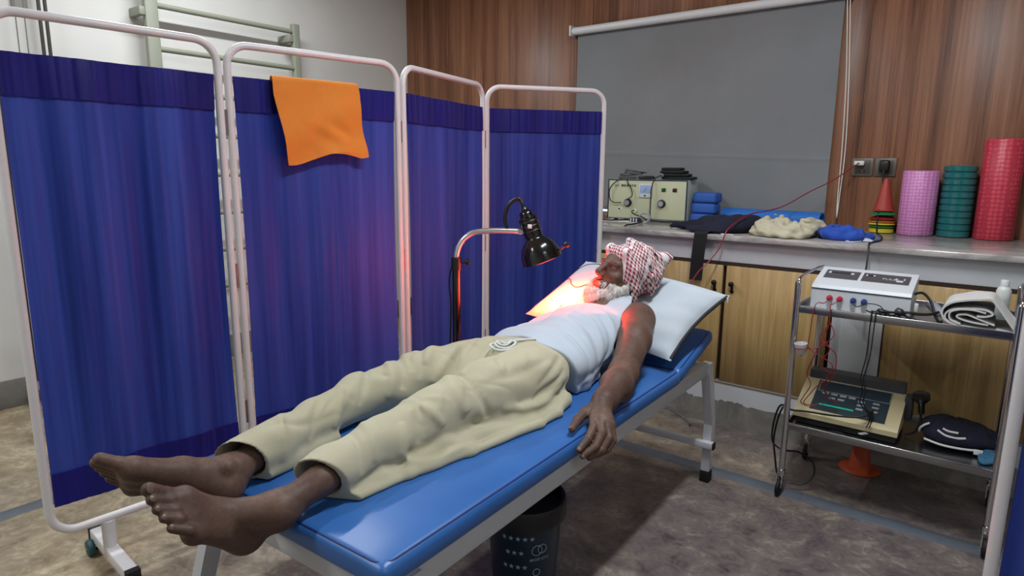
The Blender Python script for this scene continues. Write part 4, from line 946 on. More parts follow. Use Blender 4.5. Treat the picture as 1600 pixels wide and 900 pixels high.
# cable coil and black paddle on the machine
t = thing('electrode_paddle', 'coiled grey cable with a black paddle on top of the machine', 'electrode', f(.16, .08, .263))
for j in range(5):
    rr = .048+.007*(j % 3); m = MB(); cx, cy = .105+.012*j, .06+.006*j
    m.tube([f(cx+rr*1.2*math.cos(a*PI/10), cy+rr*.85*math.sin(a*PI/10), .2675+.009*j+.010*(1+math.sin(a*PI/10+j*1.1))*(j > 1)) for a in range(20)], .0036, 7, closed=True); obj('cable_loop', m, GRYW, t)
m = f.put(MB().box((.185, .035, .263), (.285, .085, .285), .010, seg=3)); obj('paddle', m, BLACKP, t)
m = MB(); m.cyl(f(.168, .06, .274), f(.188, .06, .274), .007, 12); obj('strain_relief', m, WHITEP, t)
t = thing('rubber_electrodes', 'stack of black rubber electrode pads on top of the machine', 'electrode pads', f(.40, .10, .263))
for j, (x0, x1, a) in enumerate(((.335, .535, .0), (.330, .505, .06), (.325, .48, -.04), (.330, .455, .05))):
    m = MB().box((x0, .04, 0), (x1, .15, .018), .008, rot=rotz(a)); m.v = [tuple(Vector(p)+Vector((0, 0, .264+.0186*j))) for p in m.v]; f.put(m); obj('pad', m, RUBBER, t)
m = MB(); m.lathe([(.011, 0), (.011, .006), (.004, .008)], f(.345, .035, .290), f.R @ Vector((0, -1, 0)), 14); obj('stud', m, STEEL, t)
cable('lead', [f(.345, .03, .29), f(.315, .0, .272), f(.300, -.022, .22), f(.298, -.025, .12), f(.300, -.03, .05), f(.315, -.04, .016), f(.36, -.055, .008), f(.44, -.06, .006)], .0035, BLKW, parent=t)
# things in front of the machine
m = f.put(MB().box((-.02, -.13, .0003), (.30, -.022, .0022), .001)); tag(obj('glow_sheet', m, M('white paper', 'e6e6dc', .6)), 'added white sheet standing in for a strip of light before the cream machine', 'painted glow')  # added sheet; its white stands in for bright light on the worktop
t = thing('plug_adapter', 'white plug and cable bundle in front of the cream machine', 'plug', f(.24, -.09, 0))
m = f.put(MB().box((.195, -.115, .003), (.265, -.085, .030), .006)); obj('adapter_body', m, M('navy adapter', '1b2340', .4), t)
for k in range(3): m = f.put(MB().box((.203+.018*k, -.1165, .006), (.210+.018*k, -.1145, .026), .0005)); obj('white_stripe', m, WHITEP, t)
m = MB(); m.tube([f(.285+.035*math.cos(a*PI/8), -.085, .032+.026*math.sin(a*PI/8)) for a in range(16)], .005, 8, closed=True); obj('cable_loop', m, M('lilac grey cable', '9d98b0', .5), t)
cable('cord', [f(-.03, -.10, .006), f(.05, -.105, .006), f(.13, -.10, .01), f(.20, -.10, .014)], .0045, BLKW, parent=t)
cable('cord', [f(.27, -.10, .012), f(.31, -.20, .012), f(.30, -.34, .008), f(.285, -.405, .004), f(.270, -.425, -.03), f(.262, -.43, -.10)], .0045, BLKW, parent=t)
# blue foam blocks
BLUEF = M('blue foam', '2b59aa', .7, 0, .08, 20, (90, .15))
for j, lab in enumerate(('blue foam block at the bottom of the stack beside the machine', 'blue foam block in the middle of the stack beside the machine', 'blue foam block on top of the stack beside the machine')):
    g = Fr((-1.50+.008*j, 3.86, ZT+.064*j), math.radians(8-5*j)); m = g.put(MB().box((-.075, -.055, 0), (.075, .055, .062), .016, seg=4))
    tag(obj('foam_block', m, BLUEF), lab, 'foam block', 'stacked foam blocks')
# navy garment with hanging strap
NAVYC = M('navy cloth', '10122a', .85, 0, .15, 25, (200, .2, .001))
t = thing('navy_brace', 'navy cloth brace with a black strap hanging over the worktop edge', 'brace', (-1.28, 3.4, ZT))
heap('cloth', [((-1.22, 3.42, 1.06), (.15, .13, .055)), ((-1.36, 3.46, 1.045), (.15, .09, .028)), ((-1.50, 3.47, 1.036), (.06, .035, .012)), ((-1.12, 3.50, 1.07), (.08, .10, .05)), ((-1.27, 3.31, 1.04), (.11, .06, .018))], NAVYC, None, None, (-1.60, 3.22, 1.015), (-1.0, 3.64, 1.16), seed=5, floor_z=ZT+.0006, parent=t)
m = MB()
def strap(u, v):
    x = -1.293+.068*u; s = v*.40
    if s < .10: return (x+.004, 3.33-s, 1.034+.010*(1-s/.10))
    if s < .14: a = (s-.10)/.04*PI/2; return (x, 3.23-.012*math.sin(a), 1.034-.012*(1-math.cos(a)))
    return (x-.006*(s-.14)/.1, 3.218+.004*math.sin(s*20), 1.022-(s-.14)*.93)
m.grid(strap, 4, 40, .004); obj('strap', m, M('black webbing', '08080a', .8), t)
m = f.put(MB().box((.548, -.372, .0005), (.608, -.330, .003), .001)); tag(obj('paper_tag', m, M('white label card', 'd8d8dc', .6)), 'small white card under the tip of the navy cloth', 'card')
m = MB(); m.box((-1.165, 3.243, ZT), (-1.10, 3.251, ZT+.006), .002); tag(obj('white_stick', m, WHITEP), 'short white stick lying at the worktop edge', 'stick')
# rolled mat
MATB = M('bright blue mat', '2069bd', .6, 0, .05, 20)
m = MB(); a_, b_ = Vector((-1.40, 3.93, ZT+.05)), Vector((-.825, 3.86, ZT+.05)); dx_ = (b_-a_); m.lathe([(.0497, 0), (.0497, dx_.length), (.041, dx_.length), (.041, .003), (0, .003)], a_, dx_, 32)
tag(obj('rolled_mat', m, MATB), 'bright blue rolled exercise mat lying along the worktop', 'mat')
# cream bundle, blue cloth, mask
heap('cloth_bundle', [((-.93, 3.42, 1.065), (.11, .13, .055)), ((-.84, 3.38, 1.058), (.09, .11, .05)), ((-.98, 3.38, 1.045), (.07, .11, .035)), ((-.79, 3.50, 1.07), (.07, .08, .045)), ((-.87, 3.32, 1.04), (.10, .07, .025))], cloth_mat('crumpled cream cloth', 'b3ac92', 'c2bba2'), 'crumpled cream cloth bundle on the worktop edge', 'cloth bundle', (-1.10, 3.23, 1.01), (-.68, 3.62, 1.17), .0045, seed=12, floor_z=ZT+.0006, grooves=60, gw=.012, ga=.015, noise=.004)
heap('blue_cloth', [((-.64, 3.42, 1.05), (.10, .08, .045)), ((-.59, 3.40, 1.045), (.06, .06, .035)), ((-.70, 3.45, 1.05), (.05, .06, .03)), ((-.57, 3.46, 1.04), (.07, .04, .02))], cloth_mat('cobalt cloth', '1a3f9e', '2450b4'), 'crumpled cobalt blue cloth beside the cream bundle', 'cloth', (-.80, 3.30, 1.01), (-.46, 3.56, 1.12), .0045, seed=21, floor_z=ZT+.0006, grooves=34, gw=.011, ga=.013, noise=.004)
t = thing('face_mask', 'small white face mask lying beside the blue cloth', 'mask', (-.53, 3.40, ZT))
m = MB(); m.grid(lambda u, v: (-.565+.07*u, 3.375+.055*v+.01*u, ZT+.003+.012*math.sin(PI*u)*math.sin(PI*v)+.0012*math.sin(v*22)), 16, 16, .0015); obj('mask_panel', m, M('white mask fabric', 'cdd2dc', .7), t)
cable('ear_loop', [(-.497, 3.39, ZT+.004), (-.475, 3.42, ZT+.02), (-.49, 3.45, ZT+.03), (-.53, 3.46, ZT+.012)], .0022, M('blue loop', '2a53b0', .6), parent=t)
cable('ear_loop', [(-.565, 3.38, ZT+.004), (-.60, 3.33, ZT+.003), (-.57, 3.31, ZT+.003), (-.54, 3.36, ZT+.004)], .0022, WHITEP, parent=t)
# cone on a stack of marker discs
cx, cy = -.548, 3.965
for j, (c, h0, r0, lab) in enumerate((('c9b52a', 0, .060, 'yellow marker disc at the bottom of the stack'), ('1d6b34', .030, .062, 'dark green marker disc low in the stack'), ('d8c033', .046, .064, 'yellow marker disc in the middle of the stack'), ('b86a22', .058, .064, 'orange marker disc in the middle of the stack'), ('8e2320', .072, .064, 'dark red marker disc high in the stack'), ('1f7a46', .098, .066, 'green marker disc right under the red cone'))):
    m = MB(); m.lathe([(r0, 0), (r0, .004), (.048, .013), (.030, .020), (.030, .018), (.045, .009), (r0-.004, .0005)] if j else [(r0*.8, 0), (r0, .004), (r0*.98, .022), (.045, .029), (.03, .03), (0, .03)], (cx, cy, ZT+h0), n=28); tag(obj('marker_disc', m, M('disc plastic '+c, c, .45)), lab, 'marker disc', 'stacked marker discs')
m = MB(); m.lathe([(.054, 0), (.054, .004), (.047, .006), (.014, .166), (.013, .170), (.010, .170), (.043, .006), (.045, .0)], (cx, cy, ZT+.118), n=28); tag(obj('training_cone', m, M('red cone plastic', 'a83a30', .45)), 'small red cone standing on coloured marker discs', 'cone')
# foam rollers
def foam(name, c, scale, dark):
    n = NT(name); v = n.coord(); vo = n.n('ShaderNodeTexVoronoi'); vo.inputs['Scale'].default_value = scale; vo.inputs['Randomness'].default_value = .15; n.l(v, vo.inputs['Vector'])
    n.l(n.mix(n.math('GREATER_THAN', vo.outputs['Distance'], .42), c, dark), n.b.inputs['Base Color']); n.b.inputs['Roughness'].default_value = .42; n.bump(n.math('SUBTRACT', 1, vo.outputs['Distance']), .5, .004); return n.m
def roller(x, y, R, H, mat, label, top=None):
    t = thing('foam_roller', label, 'foam roller', (x, y, ZT), 'foam rollers')
    m = MB(); m.lathe([(R-.006, .0005), (R, .006), (R, H-.006), (R-.006, H), (R*.45, H), (R*.45, H-.02), (0, H-.02)], (x, y, ZT), n=40); obj('roll', m, mat, t); return t
roller(-.392, 3.955, .0825, .332, foam('pink embossed foam', 'dc98ce', 62, 'c87db6'), 'pink embossed foam roller beside the red cone')
t = roller(-.062, 3.955, .0825, .485, foam('red embossed foam', 'd84a5c', 48, 'bb3548'), 'tall red embossed foam roller at the right picture edge')
t = thing('foam_roller', 'dark teal ribbed foam roller between the pink and red rollers', 'foam roller', (-.2275, 3.965, ZT), 'foam rollers')
prof = [(.03, .001)]; Z_ = .001; rr = .0725
for k in range(11):
    h0 = .0015+k*.0325; prof += [(rr-.006, h0), (rr, h0+.005), (rr, h0+.0265), (rr-.006, h0+.0315)]
prof += [(.03, .36), (.03, .34), (0, .34)]
m = MB(); m.lathe(prof, (-.2275, 3.965, ZT), n=40); obj('ribbed_roll', m, M('teal wrapped plastic', '1a6668', .25, 0, .25, 40, (70, .25, .003), coat=.5), t)
m = MB(); m.lathe([(.02, 0), (.026, .004), (.020, .012), (.006, .02), (0, .02)], (-.225, 3.96, ZT+.342), n=14); obj('core_plug', m, M('tan core', 'a08a72', .6), t)
# wall sockets, charger and plug
PLATE = M('bronze grey socket plate', '6a6258', .4, .3)
for x0, x1, lab in ((-.738, -.630, 'bronze grey wall socket holding a white charger'), (-.624, -.520, 'bronze grey wall socket holding a black plug')):
    t = thing('wall_socket', lab, 'socket', ((x0+x1)/2, YB, 1.325), 'wall sockets')
    m = MB(); m.box((x0, YB-.009, 1.325), (x1, YB-.0002, 1.424), .003); pl_ = obj('plate', m, PLATE, t)
    m = MB(); m.box((x0+.018, YB-.012, 1.338), (x1-.018, YB-.008, 1.411), .002); obj('socket_insert', m, M('dark socket insert', '4a443e', .4), t)
    for dx in (-.012, .012): m = MB(); m.box(((x0+x1)/2+dx-.004, YB-.0135, 1.346), ((x0+x1)/2+dx+.004, YB-.0115, 1.362), .0005); obj('pin_hole', m, BLACKP, pl_)
m = MB(); m.box((-.722, YB-.045, 1.383), (-.672, YB-.0125, 1.408), .004); tag(obj('phone_charger', m, WHITEP), 'white charger block plugged into the left wall socket', 'charger')
m = MB(); m.box((-.598, YB-.05, 1.350), (-.548, YB-.0125, 1.412), .012, seg=3); m.cyl((-.572, YB-.045, 1.36), (-.572, YB-.048, 1.325), .007, 10)
t = thing('power_plug', 'black mains plug with cable running down over the worktop', 'plug', (-.572, YB-.03, 1.35)); obj('plug_body', m, BLACKP, t)
cable('mains_cord', [(-.572, YB-.048, 1.33), (-.567, 3.985, 1.24), (-.560, 3.885, 1.10), (-.545, 3.82, 1.036), (-.500, 3.66, 1.030), (-.478, 3.48, 1.030), (-.492, 3.32, 1.030), (-.488, 3.235, 1.031), (-.484, 3.214, 1.0), (-.478, 3.17, .95), (-.468, 3.09, .88), (-.45, 3.03, .865)], .0042, BLKW, parent=t)
cable('charging_cable', [(-.697, YB-.046, 1.396), (-.72, 3.96, 1.372), (-.80, 3.90, 1.30), (-.90, 3.83, 1.235), (-.985, 3.72, 1.165), (-1.03, 3.58, 1.14), (-1.08, 3.42, 1.125), (-1.115, 3.30, 1.085), (-1.13, 3.225, 1.045), (-1.145, 3.195, .97), (-1.18, 3.16, .90), (-1.21, 3.10, .85), (-1.22, 3.02, .80), (-1.26, 2.92, .74)], .0030, REDW, 'thin red cable from the charger across the cloth bundle', 'cable')
# leads lying on the pillow
def onpil(u, v, d=.003): return pil(u, v, 1)+pn*d
cable('earphone_lead', [onpil(.97, .55), onpil(.90, .52), onpil(.83, .42), onpil(.76, .38), onpil(.70, .46), onpil(.60, .52)], .0016, M('dark red lead', '4a1a1c', .5), 'thin dark lead crossing the lit side of the pillow', 'lead')
cable('earphone_lead', [onpil(.985, .62), onpil(.93, .80), onpil(.84, .86), onpil(.72, .80), onpil(.62, .74)], .0016, M('dark red lead', '4a1a1c', .5), 'thin dark lead along the far upper side of the pillow', 'lead')

# ------------------------------------------------------------------ steel trolley
ct = thing('instrument_trolley', 'two shelf stainless steel trolley on casters before the cabinets', 'trolley', (-.29, 2.92, 0))
X0, X1, Y0, Y1 = -.640, .066, 2.700, 3.142
for x, y in ((X0, Y0), (X1, Y0), (X0, Y1), (X1, Y1)):
    m = MB(); m.cyl((x, y, .105), (x, y, .912), .0125, 16); m.lathe([(.0125, 0), (.010, .006), (0, .009)], (x, y, .912), n=16); obj('post', m, CHROME, ct)
    m = MB(); m.lathe([(.016, .085), (.016, .108), (.010, .112)], (x, y, 0), n=16); cs = obj('caster', m, CHROME, ct)
    m = MB(); m.prism([(x-.012, y-.028, .03), (x-.012, y+.014, .092), (x-.012, y-.018, .092), (x-.012, y-.036, .04)], (.003, 0, 0)); m.prism([(x+.009, y-.028, .03), (x+.009, y+.014, .092), (x+.009, y-.018, .092), (x+.009, y-.036, .04)], (.003, 0, 0)); m.box((x-.012, y-.02, .083), (x+.012, y+.014, .088)); obj('fork', m, CHROME, cs)
    m = MB(); m.lathe([(.030, -.0085), (.0345, -.005), (.0345, .005), (.030, .0085), (.012, .0085), (.012, -.0085)], (x, y-.022, .0348), (1, 0, 0), 26); obj('wheel', m, RUBBER, cs)
for x in (X0, X1):
    m = MB(); m.tube(catmull([(x, Y0, .90), (x, Y0+.01, .925), (x, Y0+.08, .933), (x, (Y0+Y1)/2, .935), (x, Y1-.08, .933), (x, Y1-.01, .925), (x, Y1, .90)], 5), .006, 10); obj('side_handle', m, CHROME, ct)
for z in (.790, .290):
    m = MB(); m.box((X0+.004, Y0+.004, z+.004), (X1-.004, Y1-.004, z+.010)); sh = obj('shelf', m, STEEL, ct)
    for lo, hi in (((X0+.01, Y0-.004, z), (X1-.01, Y0+.004, z+.030)), ((X0+.01, Y1-.004, z), (X1-.01, Y1+.004, z+.030)), ((X0-.004, Y0+.01, z), (X0+.004, Y1-.01, z+.030)), ((X1-.004, Y0+.01, z), (X1+.004, Y1-.01, z+.030))):
        m = MB(); m.box(lo, hi, .002); obj('rim', m, STEEL, sh)
ZS, ZL = .8005, .3005
# electrotherapy unit
DW = M('off white instrument case', 'c9cdd2', .4, 0, .04); PANL = M('dark grey display panel', '4e4c52', .35)
t = thing('stimulator_unit', 'off white nerve stimulator with sloping display on the trolley top', 'stimulator', (-.43, 2.86, ZS))
xa, xb = -.605, -.258; pr_ = [(2.768, .006), (2.768, .088), (2.776, .100), (2.800, .108), (2.96, .150), (2.965, .146), (2.965, .006)]
m = MB(); m.prism([(xa, y, ZS+z) for y, z in pr_], (xb-xa, 0, 0)); obj('case', m, DW, t)
m = MB(); m.box((xa-.001, 2.7665, ZS+.082), (xb+.001, 2.7685, ZS+.087)); obj('trim_line', m, M('slate trim line', '3f4c5c', .4), t)
sl_ = Vector((0, .16, .042)).normalized(); nn_ = Vector((0, -.042, .16)).normalized()
def onslope(x, s, d): return Vector((x, 2.802, ZS+.1085))+sl_*s+nn_*d
for x0, x1 in ((xa+.022, xa+.148), (xa+.160, xb-.022)):
    m = MB(); m.prism([onslope(x0, .045, 0), onslope(x1, .045, 0), onslope(x1, .130, 0), onslope(x0, .130, 0)], nn_*.0015); p_ = obj('display_panel', m, PANL, t)
    w = x1-x0
    for a, b, c, d in ((.08, .16, .095, .112), (.74, .83, .095, .112)) if x0 < -.5 else ((.06, .10, .100, .112), (.22, .26, .100, .112), (.70, .73, .085, .10), (.87, .90, .085, .10), (.73, .87, .065, .080)):
        m = MB(); m.prism([onslope(x0+w*a, c, .0015), onslope(x0+w*b, c, .0015), onslope(x0+w*b, d, .0015), onslope(x0+w*a, d, .0015)], nn_*.0008); obj('panel_mark', m, M('pale panel print', 'c8c8cc', .5), p_)
    a, b = (.16, .74) if x0 < -.5 else (.10, .22)
    m = MB(); m.prism([onslope(x0+w*a, .100, .0015), onslope(x0+w*b, .100, .0015), onslope(x0+w*b, .108, .0015), onslope(x0+w*a, .108, .0015)], nn_*.0006); obj('display_window', m, BLACKP, p_)
text_mesh('PULSE', .022, M('pale panel print', 'c8c8cc', .5), t, onslope(-.345, .082, .0022), (1, 0, 0), sl_)
for x, c in ((-.535, 'a01832'), (-.498, 'a01832'), (-.450, '1a2c6e'), (-.412, '1a2c6e')):
    m = MB(); m.lathe([(.011, 0), (.011, .010), (.008, .022), (.004, .030)], (x, 2.768, ZS+.052), (0, -1, -.1), 16); obj('jack_plug', m, M('jack '+c, c, .4), t)
# wires from the unit
def wire(pts, mat, label, r=.0018): return cable('electrode_wire', pts, r, mat, label, 'wire', None, None, 7, 6)
wire([(-.535, 2.742, ZS+.048), (-.545, 2.725, ZS+.035), (-.568, 2.700, ZS+.034), (-.575, 2.690, ZS-.02), (-.578, 2.685, .70), (-.585, 2.682, .64), (-.60, 2.67, .62)], REDW, 'red wire falling from the first jack to the small cup')
wire([(-.498, 2.742, ZS+.048), (-.512, 2.72, ZS+.036), (-.515, 2.692, ZS+.034), (-.512, 2.686, .76), (-.525, 2.682, .71), (-.50, 2.68, .66), (-.53, 2.68, .60), (-.49, 2.69, .56), (-.515, 2.70, .51), (-.50, 2.73, .46), (-.52, 2.77, .405)], REDW, 'red wire hanging in loops from the second jack to the shelf below')
wire([(-.515, 2.69, .775), (-.49, 2.682, .72), (-.545, 2.68, .66), (-.575, 2.675, .655), (-.53, 2.68, .63), (-.485, 2.685, .60), (-.50, 2.69, .54), (-.535, 2.70, .50), (-.56, 2.72, .46), (-.59, 2.75, .40), (-.555, 2.77, .395)], REDW, 'red wire swinging left past the cup and back to the lower machine')
wire([(-.505, 2.69, .77), (-.54, 2.683, .70), (-.50, 2.68, .67), (-.475, 2.685, .64), (-.475, 2.69, .57), (-.49, 2.70, .53), (-.51, 2.71, .485), (-.49, 2.74, .45), (-.475, 2.78, .42), (-.49, 2.81, .425)], REDW, 'red wire with a long right bend above the lower machine')
wire([(-.53, 2.69, .70), (-.555, 2.682, .62), (-.575, 2.69, .55), (-.56, 2.70, .50), (-.585, 2.72, .44), (-.60, 2.75, .40), (-.57, 2.77, .385), (-.54, 2.78, .40)], REDW, 'red wire furthest left ending on the lower machine')
wire([(-.450, 2.742, ZS+.048), (-.44, 2.73, ZS+.04), (-.425, 2.722, ZS+.038), (-.39, 2.72, ZS+.055), (-.35, 2.722, ZS+.05), (-.33, 2.73, ZS+.02)], BLKW, 'black wire arching from the blue jacks over the shelf')
for j, lab in enumerate(('black wire hanging to the lower machine, left one of the pair', 'black wire hanging to the lower machine, right one of the pair')):
    wire([(-.375+.012*j, 2.73, ZS+.016), (-.372+.014*j, 2.696, ZS+.032), (-.372+.014*j, 2.690, .77), (-.372+.012*j, 2.686, .66), (-.382+.010*j, 2.685, .57), (-.372+.010*j, 2.69, .52), (-.378+.012*j, 2.70, .47), (-.355+.006*j, 2.74, .42), (-.345+.006*j, 2.76, .385), (-.355+.01*j, 2.765, .35)], BLKW, lab, .0024)
t = thing('cable_tangle', 'coiled black cable heaped on the trolley top shelf', 'cable', (-.34, 2.735, ZS))
for j in range(7):
    rs = random.Random(j); rr = rs.uniform(.016, .03); cx_, cy_ = -.335+rs.uniform(-.035, .035), 2.736+rs.uniform(-.006, .006)
    m = MB(); m.tube([(cx_+rr*1.7*math.cos(a*PI/9), cy_+rr*.55*math.sin(a*PI/9), ZS+.005+.0045*j+.003*math.sin(a*PI/3+j)) for a in range(18)], .0026, 6, closed=True); obj('cable_loop', m, BLKW, t)
t = thing('probe_lead', 'thick black lead with a grey probe lying left of the towel', 'probe', (-.20, 2.78, ZS))
m = MB(); m.lathe([(.010, 0), (.015, .004), (.015, .02), (.009, .028)], (-.300, 2.752, ZS+.034), (.5, -.3, -.1), 16); obj('plug_head', m, BLACKP, t)
for pts in ([(-.287, 2.745, ZS+.03), (-.26, 2.735, ZS+.036), (-.225, 2.74, ZS+.034), (-.19, 2.76, ZS+.036), (-.17, 2.80, ZS+.04)], [(-.287, 2.745, ZS+.03), (-.25, 2.728, ZS+.018), (-.21, 2.725, ZS+.010), (-.17, 2.735, ZS+.008), (-.155, 2.77, ZS+.012)], [(-.258, 2.85, ZS+.09), (-.23, 2.86, ZS+.095), (-.20, 2.83, ZS+.07), (-.18, 2.79, ZS+.03), (-.165, 2.76, ZS+.012)]):
    cable('lead', pts, .0052, BLKW, parent=t)
m = MB(); m.lathe([(.012, 0), (.018, .006), (.019, .07), (.012, .08), (.010, .09)], (-.205, 2.90, ZS+.050), (.5, -.85, -.28), 18); obj('probe_handle', m, M('grey probe handle', '8f8f98', .4), t)
m = MB(); m.box((-.249, 2.80, ZS+.03), (-.236, 2.812, ZS+.062), .002); obj('white_tag', m, WHITEP, t)
# hanging cup
t = thing('suction_cup', 'small white cup hanging on red wires beside the trolley post', 'cup', (-.598, 2.672, .635))
m = MB(); m.lathe([(.012, 0), (.018, .010), (.024, .034), (.025, .046), (.0235, .046), (.016, .012), (0, .004)], (-.598, 2.668, .628), (-.1, -.1, 1), 22); obj('bowl', m, M('milky silicone', 'c9c6c8', .35), t)
m = MB(); m.tube([(-.598+.027*math.cos(a*PI/8), 2.668+.027*math.sin(a*PI/8), .655+.004*math.cos(a*PI/8)) for a in range(16)], .0018, 6, closed=True); obj('wire_loop', m, REDW, t)
# folded towel, bottle
TW = cloth_mat('off white terry towel', 'c9c8c6', 'd3d2cf', .5, .95)
def layer(path, y0, y1, th, t, skew=0.0):
    P = catmull([(x, 0, z) for x, z in path], 5); n_ = len(P)-1
    m = MB(); m.grid(lambda u, v: (P[round(u*n_)].x-.168+skew*v, y0+(y1-y0)*v+.004*math.sin(u*17)*v, ZS+.004+P[round(u*n_)].z*(1-.06*v)+.002*math.sin(u*30+v*5)*v), n_, 10, th); obj('fold', m, TW, t)
t = thing('folded_towel', 'folded off white towel at the right end of the trolley top', 'towel', (-.05, 2.83, ZS))
layer([(.232, .006), (.16, .004), (.09, .006), (.045, .010), (.022, .028), (.022, .052), (.045, .070), (.09, .078), (.13, .080), (.155, .072), (.160, .060), (.14, .050), (.115, .048)], 2.722, 2.93, .006, t)
layer([(.150, .022), (.11, .024), (.075, .030), (.055, .040), (.060, .050), (.085, .055), (.115, .046), (.150, .034), (.168, .028)], 2.724, 2.92, .005, t)
layer([(.060, .008), (.026, .022), (.010, .046), (.014, .072), (.038, .094), (.075, .106), (.115, .114), (.150, .118), (.175, .092), (.20, .056), (.222, .026), (.236, .012)], 2.716, 2.95, .006, t)
layer([(.070, .014), (.040, .026), (.032, .046), (.040, .062), (.068, .072), (.105, .074), (.14, .068)], 2.720, 2.93, .005, t)
m = MB(); m.lathe([(.020, 0), (.024, .004), (.024, .110), (.019, .122), (.014, .126), (.014, .150), (.012, .152), (0, .152)], (.012, 3.03, ZS), n=24); tag(obj('lotion_bottle', m, M('white bottle plastic', 'cfd2d0', .4)), 'white plastic bottle standing behind the folded towel', 'bottle')
# lower machine
t = thing('ultrasound_unit', 'beige ultrasound unit with dark keypad on the lower trolley shelf', 'ultrasound unit', (-.44, 2.92, ZL))
BEI = M('yellowed beige case', 'bdb08a', .5, 0, .08, 10); xa, xb = -.632, -.248
m = MB(); m.prism([(xa, y, ZL+z) for y, z in ((2.775, .030), (2.775, .050), (2.79, .060), (2.97, .150), (2.985, .150), (2.985, .030))], (xb-xa, 0, 0)); obj('case', m, BEI, t)
m = MB(); m.box((xa+.008, 2.783, ZL+.002), (xb-.004, 3.0, ZL+.030), .003); obj('base_plinth', m, RUBBER, t)
m = MB(); m.prism([(xa+.01, y, ZL+z) for y, z in ((2.972, .15), (2.98, .182), (3.04, .186), (3.055, .03), (2.986, .03))], (xb-xa-.02, 0, 0)); obj('rear_hood', m, M('dark grey hood', '333338', .5), t)
sl2 = Vector((0, .18, .09)).normalized(); n2_ = Vector((0, -.09, .18)).normalized()
def ons(x, s, d): return Vector((x, 2.79, ZL+.060))+sl2*s+n2_*d
def quad(x0, x1, s0, s1, d, th, name, mat, par): m = MB(); m.prism([ons(x0, s0, d), ons(x1, s0, d), ons(x1, s1, d), ons(x0, s1, d)], n2_*th); return obj(name, m, mat, par)
kp_ = quad(xa+.055, xb-.05, .012, .196, 0, .0018, 'keypad', M('dark slate keypad', '2a3740', .35), t)
LN = M('pale frame line', '9a9a92', .5)
for a, b, c, d in ((xa+.062, xb-.05, .128, .1305), (xa+.062, xb-.05, .192, .1945), (xa+.062, xa+.0645, .128, .194), (xb-.0525, xb-.05, .128, .194)): quad(a, b, c, d, .0018, .0006, 'frame_line', LN, kp_)
KEY = M('pale key', '8e959a', .5)
for x, s in [(xa+.095+.034*k, .112) for k in range(4)]+[(xa+.125+.034*k, .088) for k in range(2)]+[(xb-.150, s) for s in (.100, .078, .056)]+[(xb-.096, s) for s in (.105, .082, .058)]: quad(x-.0125, x+.0125, s, s+.011, .0018, .002, 'key', KEY, kp_)
quad(xa+.085, xa+.215, .044, .052, .0018, .0008, 'indicator_strip', M('green indicator', '1f9c78', .4, emit='1fae84', es=.25), kp_)
m = MB(); m.box((xb-.004, 2.93, ZL+.06), (xb+.026, 2.99, ZL+.155), .006); obj('probe_bracket', m, M('dark grey hood', '333338', .5), t)
m = MB(); m.lathe([(.020, 0), (.030, .006), (.031, .030), (.022, .040), (.012, .05), (.011, .085), (.009, .09)], (-.200, 2.94, ZL+.185), (.12, -.1, -1), 20); obj('ultrasound_head', m, BLACKP, t)
cable('head_cable', [(-.192, 2.932, ZL+.10), (-.190, 2.925, ZL+.06), (-.205, 2.91, ZL+.02), (-.235, 2.90, ZL+.008)], .0045, BLKW, parent=t)
m = MB(); m.box((-.356, 2.782, ZL+.085), (-.340, 2.81, ZL+.118), .003); obj('cable_plug', m, BLACKP, t)
cable('mains_cord', [(-.352, 2.785, ZL+.098), (-.39, 2.76, ZL+.085), (-.48, 2.745, ZL+.075), (-.57, 2.735, ZL+.072), (-.63, 2.72, ZL+.070), (-.672, 2.74, ZL+.075), (-.695, 2.76, .33), (-.708, 2.77, .25), (-.700, 2.765, .19), (-.655, 2.77, .165), (-.60, 2.80, .16), (-.545, 2.82, .12), (-.535, 2.80, .07), (-.57, 2.77, .035), (-.62, 2.76, .03)], .0042, BLKW, parent=t)
cable('mains_cord', [(-.672, 2.76, .36), (-.69, 2.77, .30), (-.702, 2.78, .2), (-.69, 2.78, .12), (-.68, 2.79, .05), (-.66, 2.81, .006)], .0042, BLKW, parent=t)
m = MB(); m.lathe([(.0, 0), (.034, 0), (.036, .003), (.034, .006), (0, .006)], (-.455, 2.735, ZL), n=24); o_ = tag(obj('round_pad', m, RUBBER), 'flat round black pad at the front of the lower shelf', 'pad')
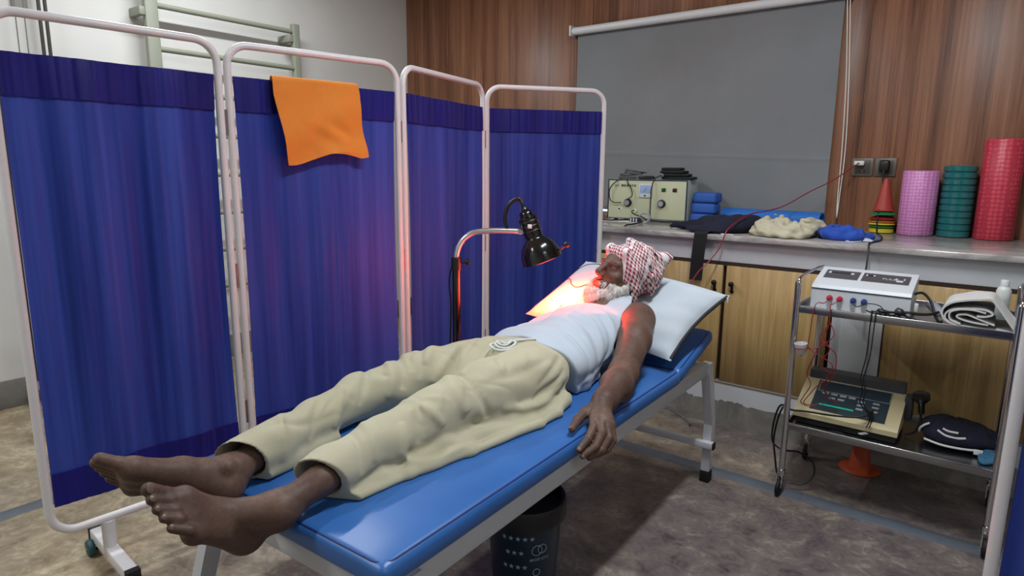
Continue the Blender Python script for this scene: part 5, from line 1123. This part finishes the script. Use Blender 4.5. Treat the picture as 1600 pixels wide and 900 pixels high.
m = MB(); m.box((-.018, -.008, 0), (.018, .008, .004), .0015, rot=rotz(.9), at=(-.360, 2.742, ZL+.030)); tag(obj('cable_label', m, M('pale tag', 'a9a9b2', .5)), 'pale tag on the black wires at the lower shelf edge', 'tag')
t = thing('navy_bag', 'navy bag with white piping on the lower trolley shelf', 'bag', (-.08, 2.94, ZL))
heap('bag_body', [((-.07, 2.95, ZL+.045), (.115, .11, .048)), ((-.11, 2.93, ZL+.055), (.07, .09, .048)), ((-.01, 2.97, ZL+.035), (.09, .10, .04))], NAVYC, None, None, (-.22, 2.80, ZL-.01), (.10, 3.10, ZL+.13), .005, seed=9, floor_z=ZL+.001, parent=t, grooves=6)
for pts in ([(-.188, 2.905, ZL+.035), (-.184, 2.885, ZL+.055), (-.170, 2.872, ZL+.075), (-.155, 2.875, ZL+.085)], [(-.165, 2.853, ZL+.026), (-.11, 2.835, ZL+.022), (-.05, 2.842, ZL+.020), (-.005, 2.852, ZL+.022)], [(-.125, 2.845, ZL+.074), (-.10, 2.838, ZL+.062), (-.065, 2.842, ZL+.058), (-.035, 2.85, ZL+.062)], [(-.11, 2.852, ZL+.082), (-.09, 2.85, ZL+.076), (-.06, 2.852, ZL+.076)]):
    m = MB(); m.tube(catmull(pts, 5), .0042, 7); obj('white_piping', m, WHITEP, t)
m = MB(); m.box((-.014, -.002, -.010), (.014, .002, .010), .001, rot=rotz(.15), at=(.008, 2.846, ZL+.020)); obj('tag', m, WHITEP, t)
heap('light_blue_cloth', [((.040, 2.89, ZL+.012), (.026, .06, .014)), ((.035, 2.83, ZL+.006), (.024, .05, .010))], cloth_mat('sky blue cloth', '235878', '2c6688'), 'sky blue cloth tucked beside the navy bag', 'cloth', (.0, 2.72, ZL-.005), (.085, 2.97, ZL+.05), .0045, seed=4, floor_z=ZL+.001, grooves=3)
m = MB(); m.lathe([(.085, 0), (.088, .004), (.084, .010), (.050, .016), (.044, .03), (.020, .22), (.016, .225), (.013, .225), (.04, .03), (.044, .012), (.08, .0)], (-.415, 3.165, 0), n=30); tag(obj('floor_cone', m, M('orange cone plastic', 'b8471a', .5)), 'orange cone standing on the floor under the trolley', 'cone')
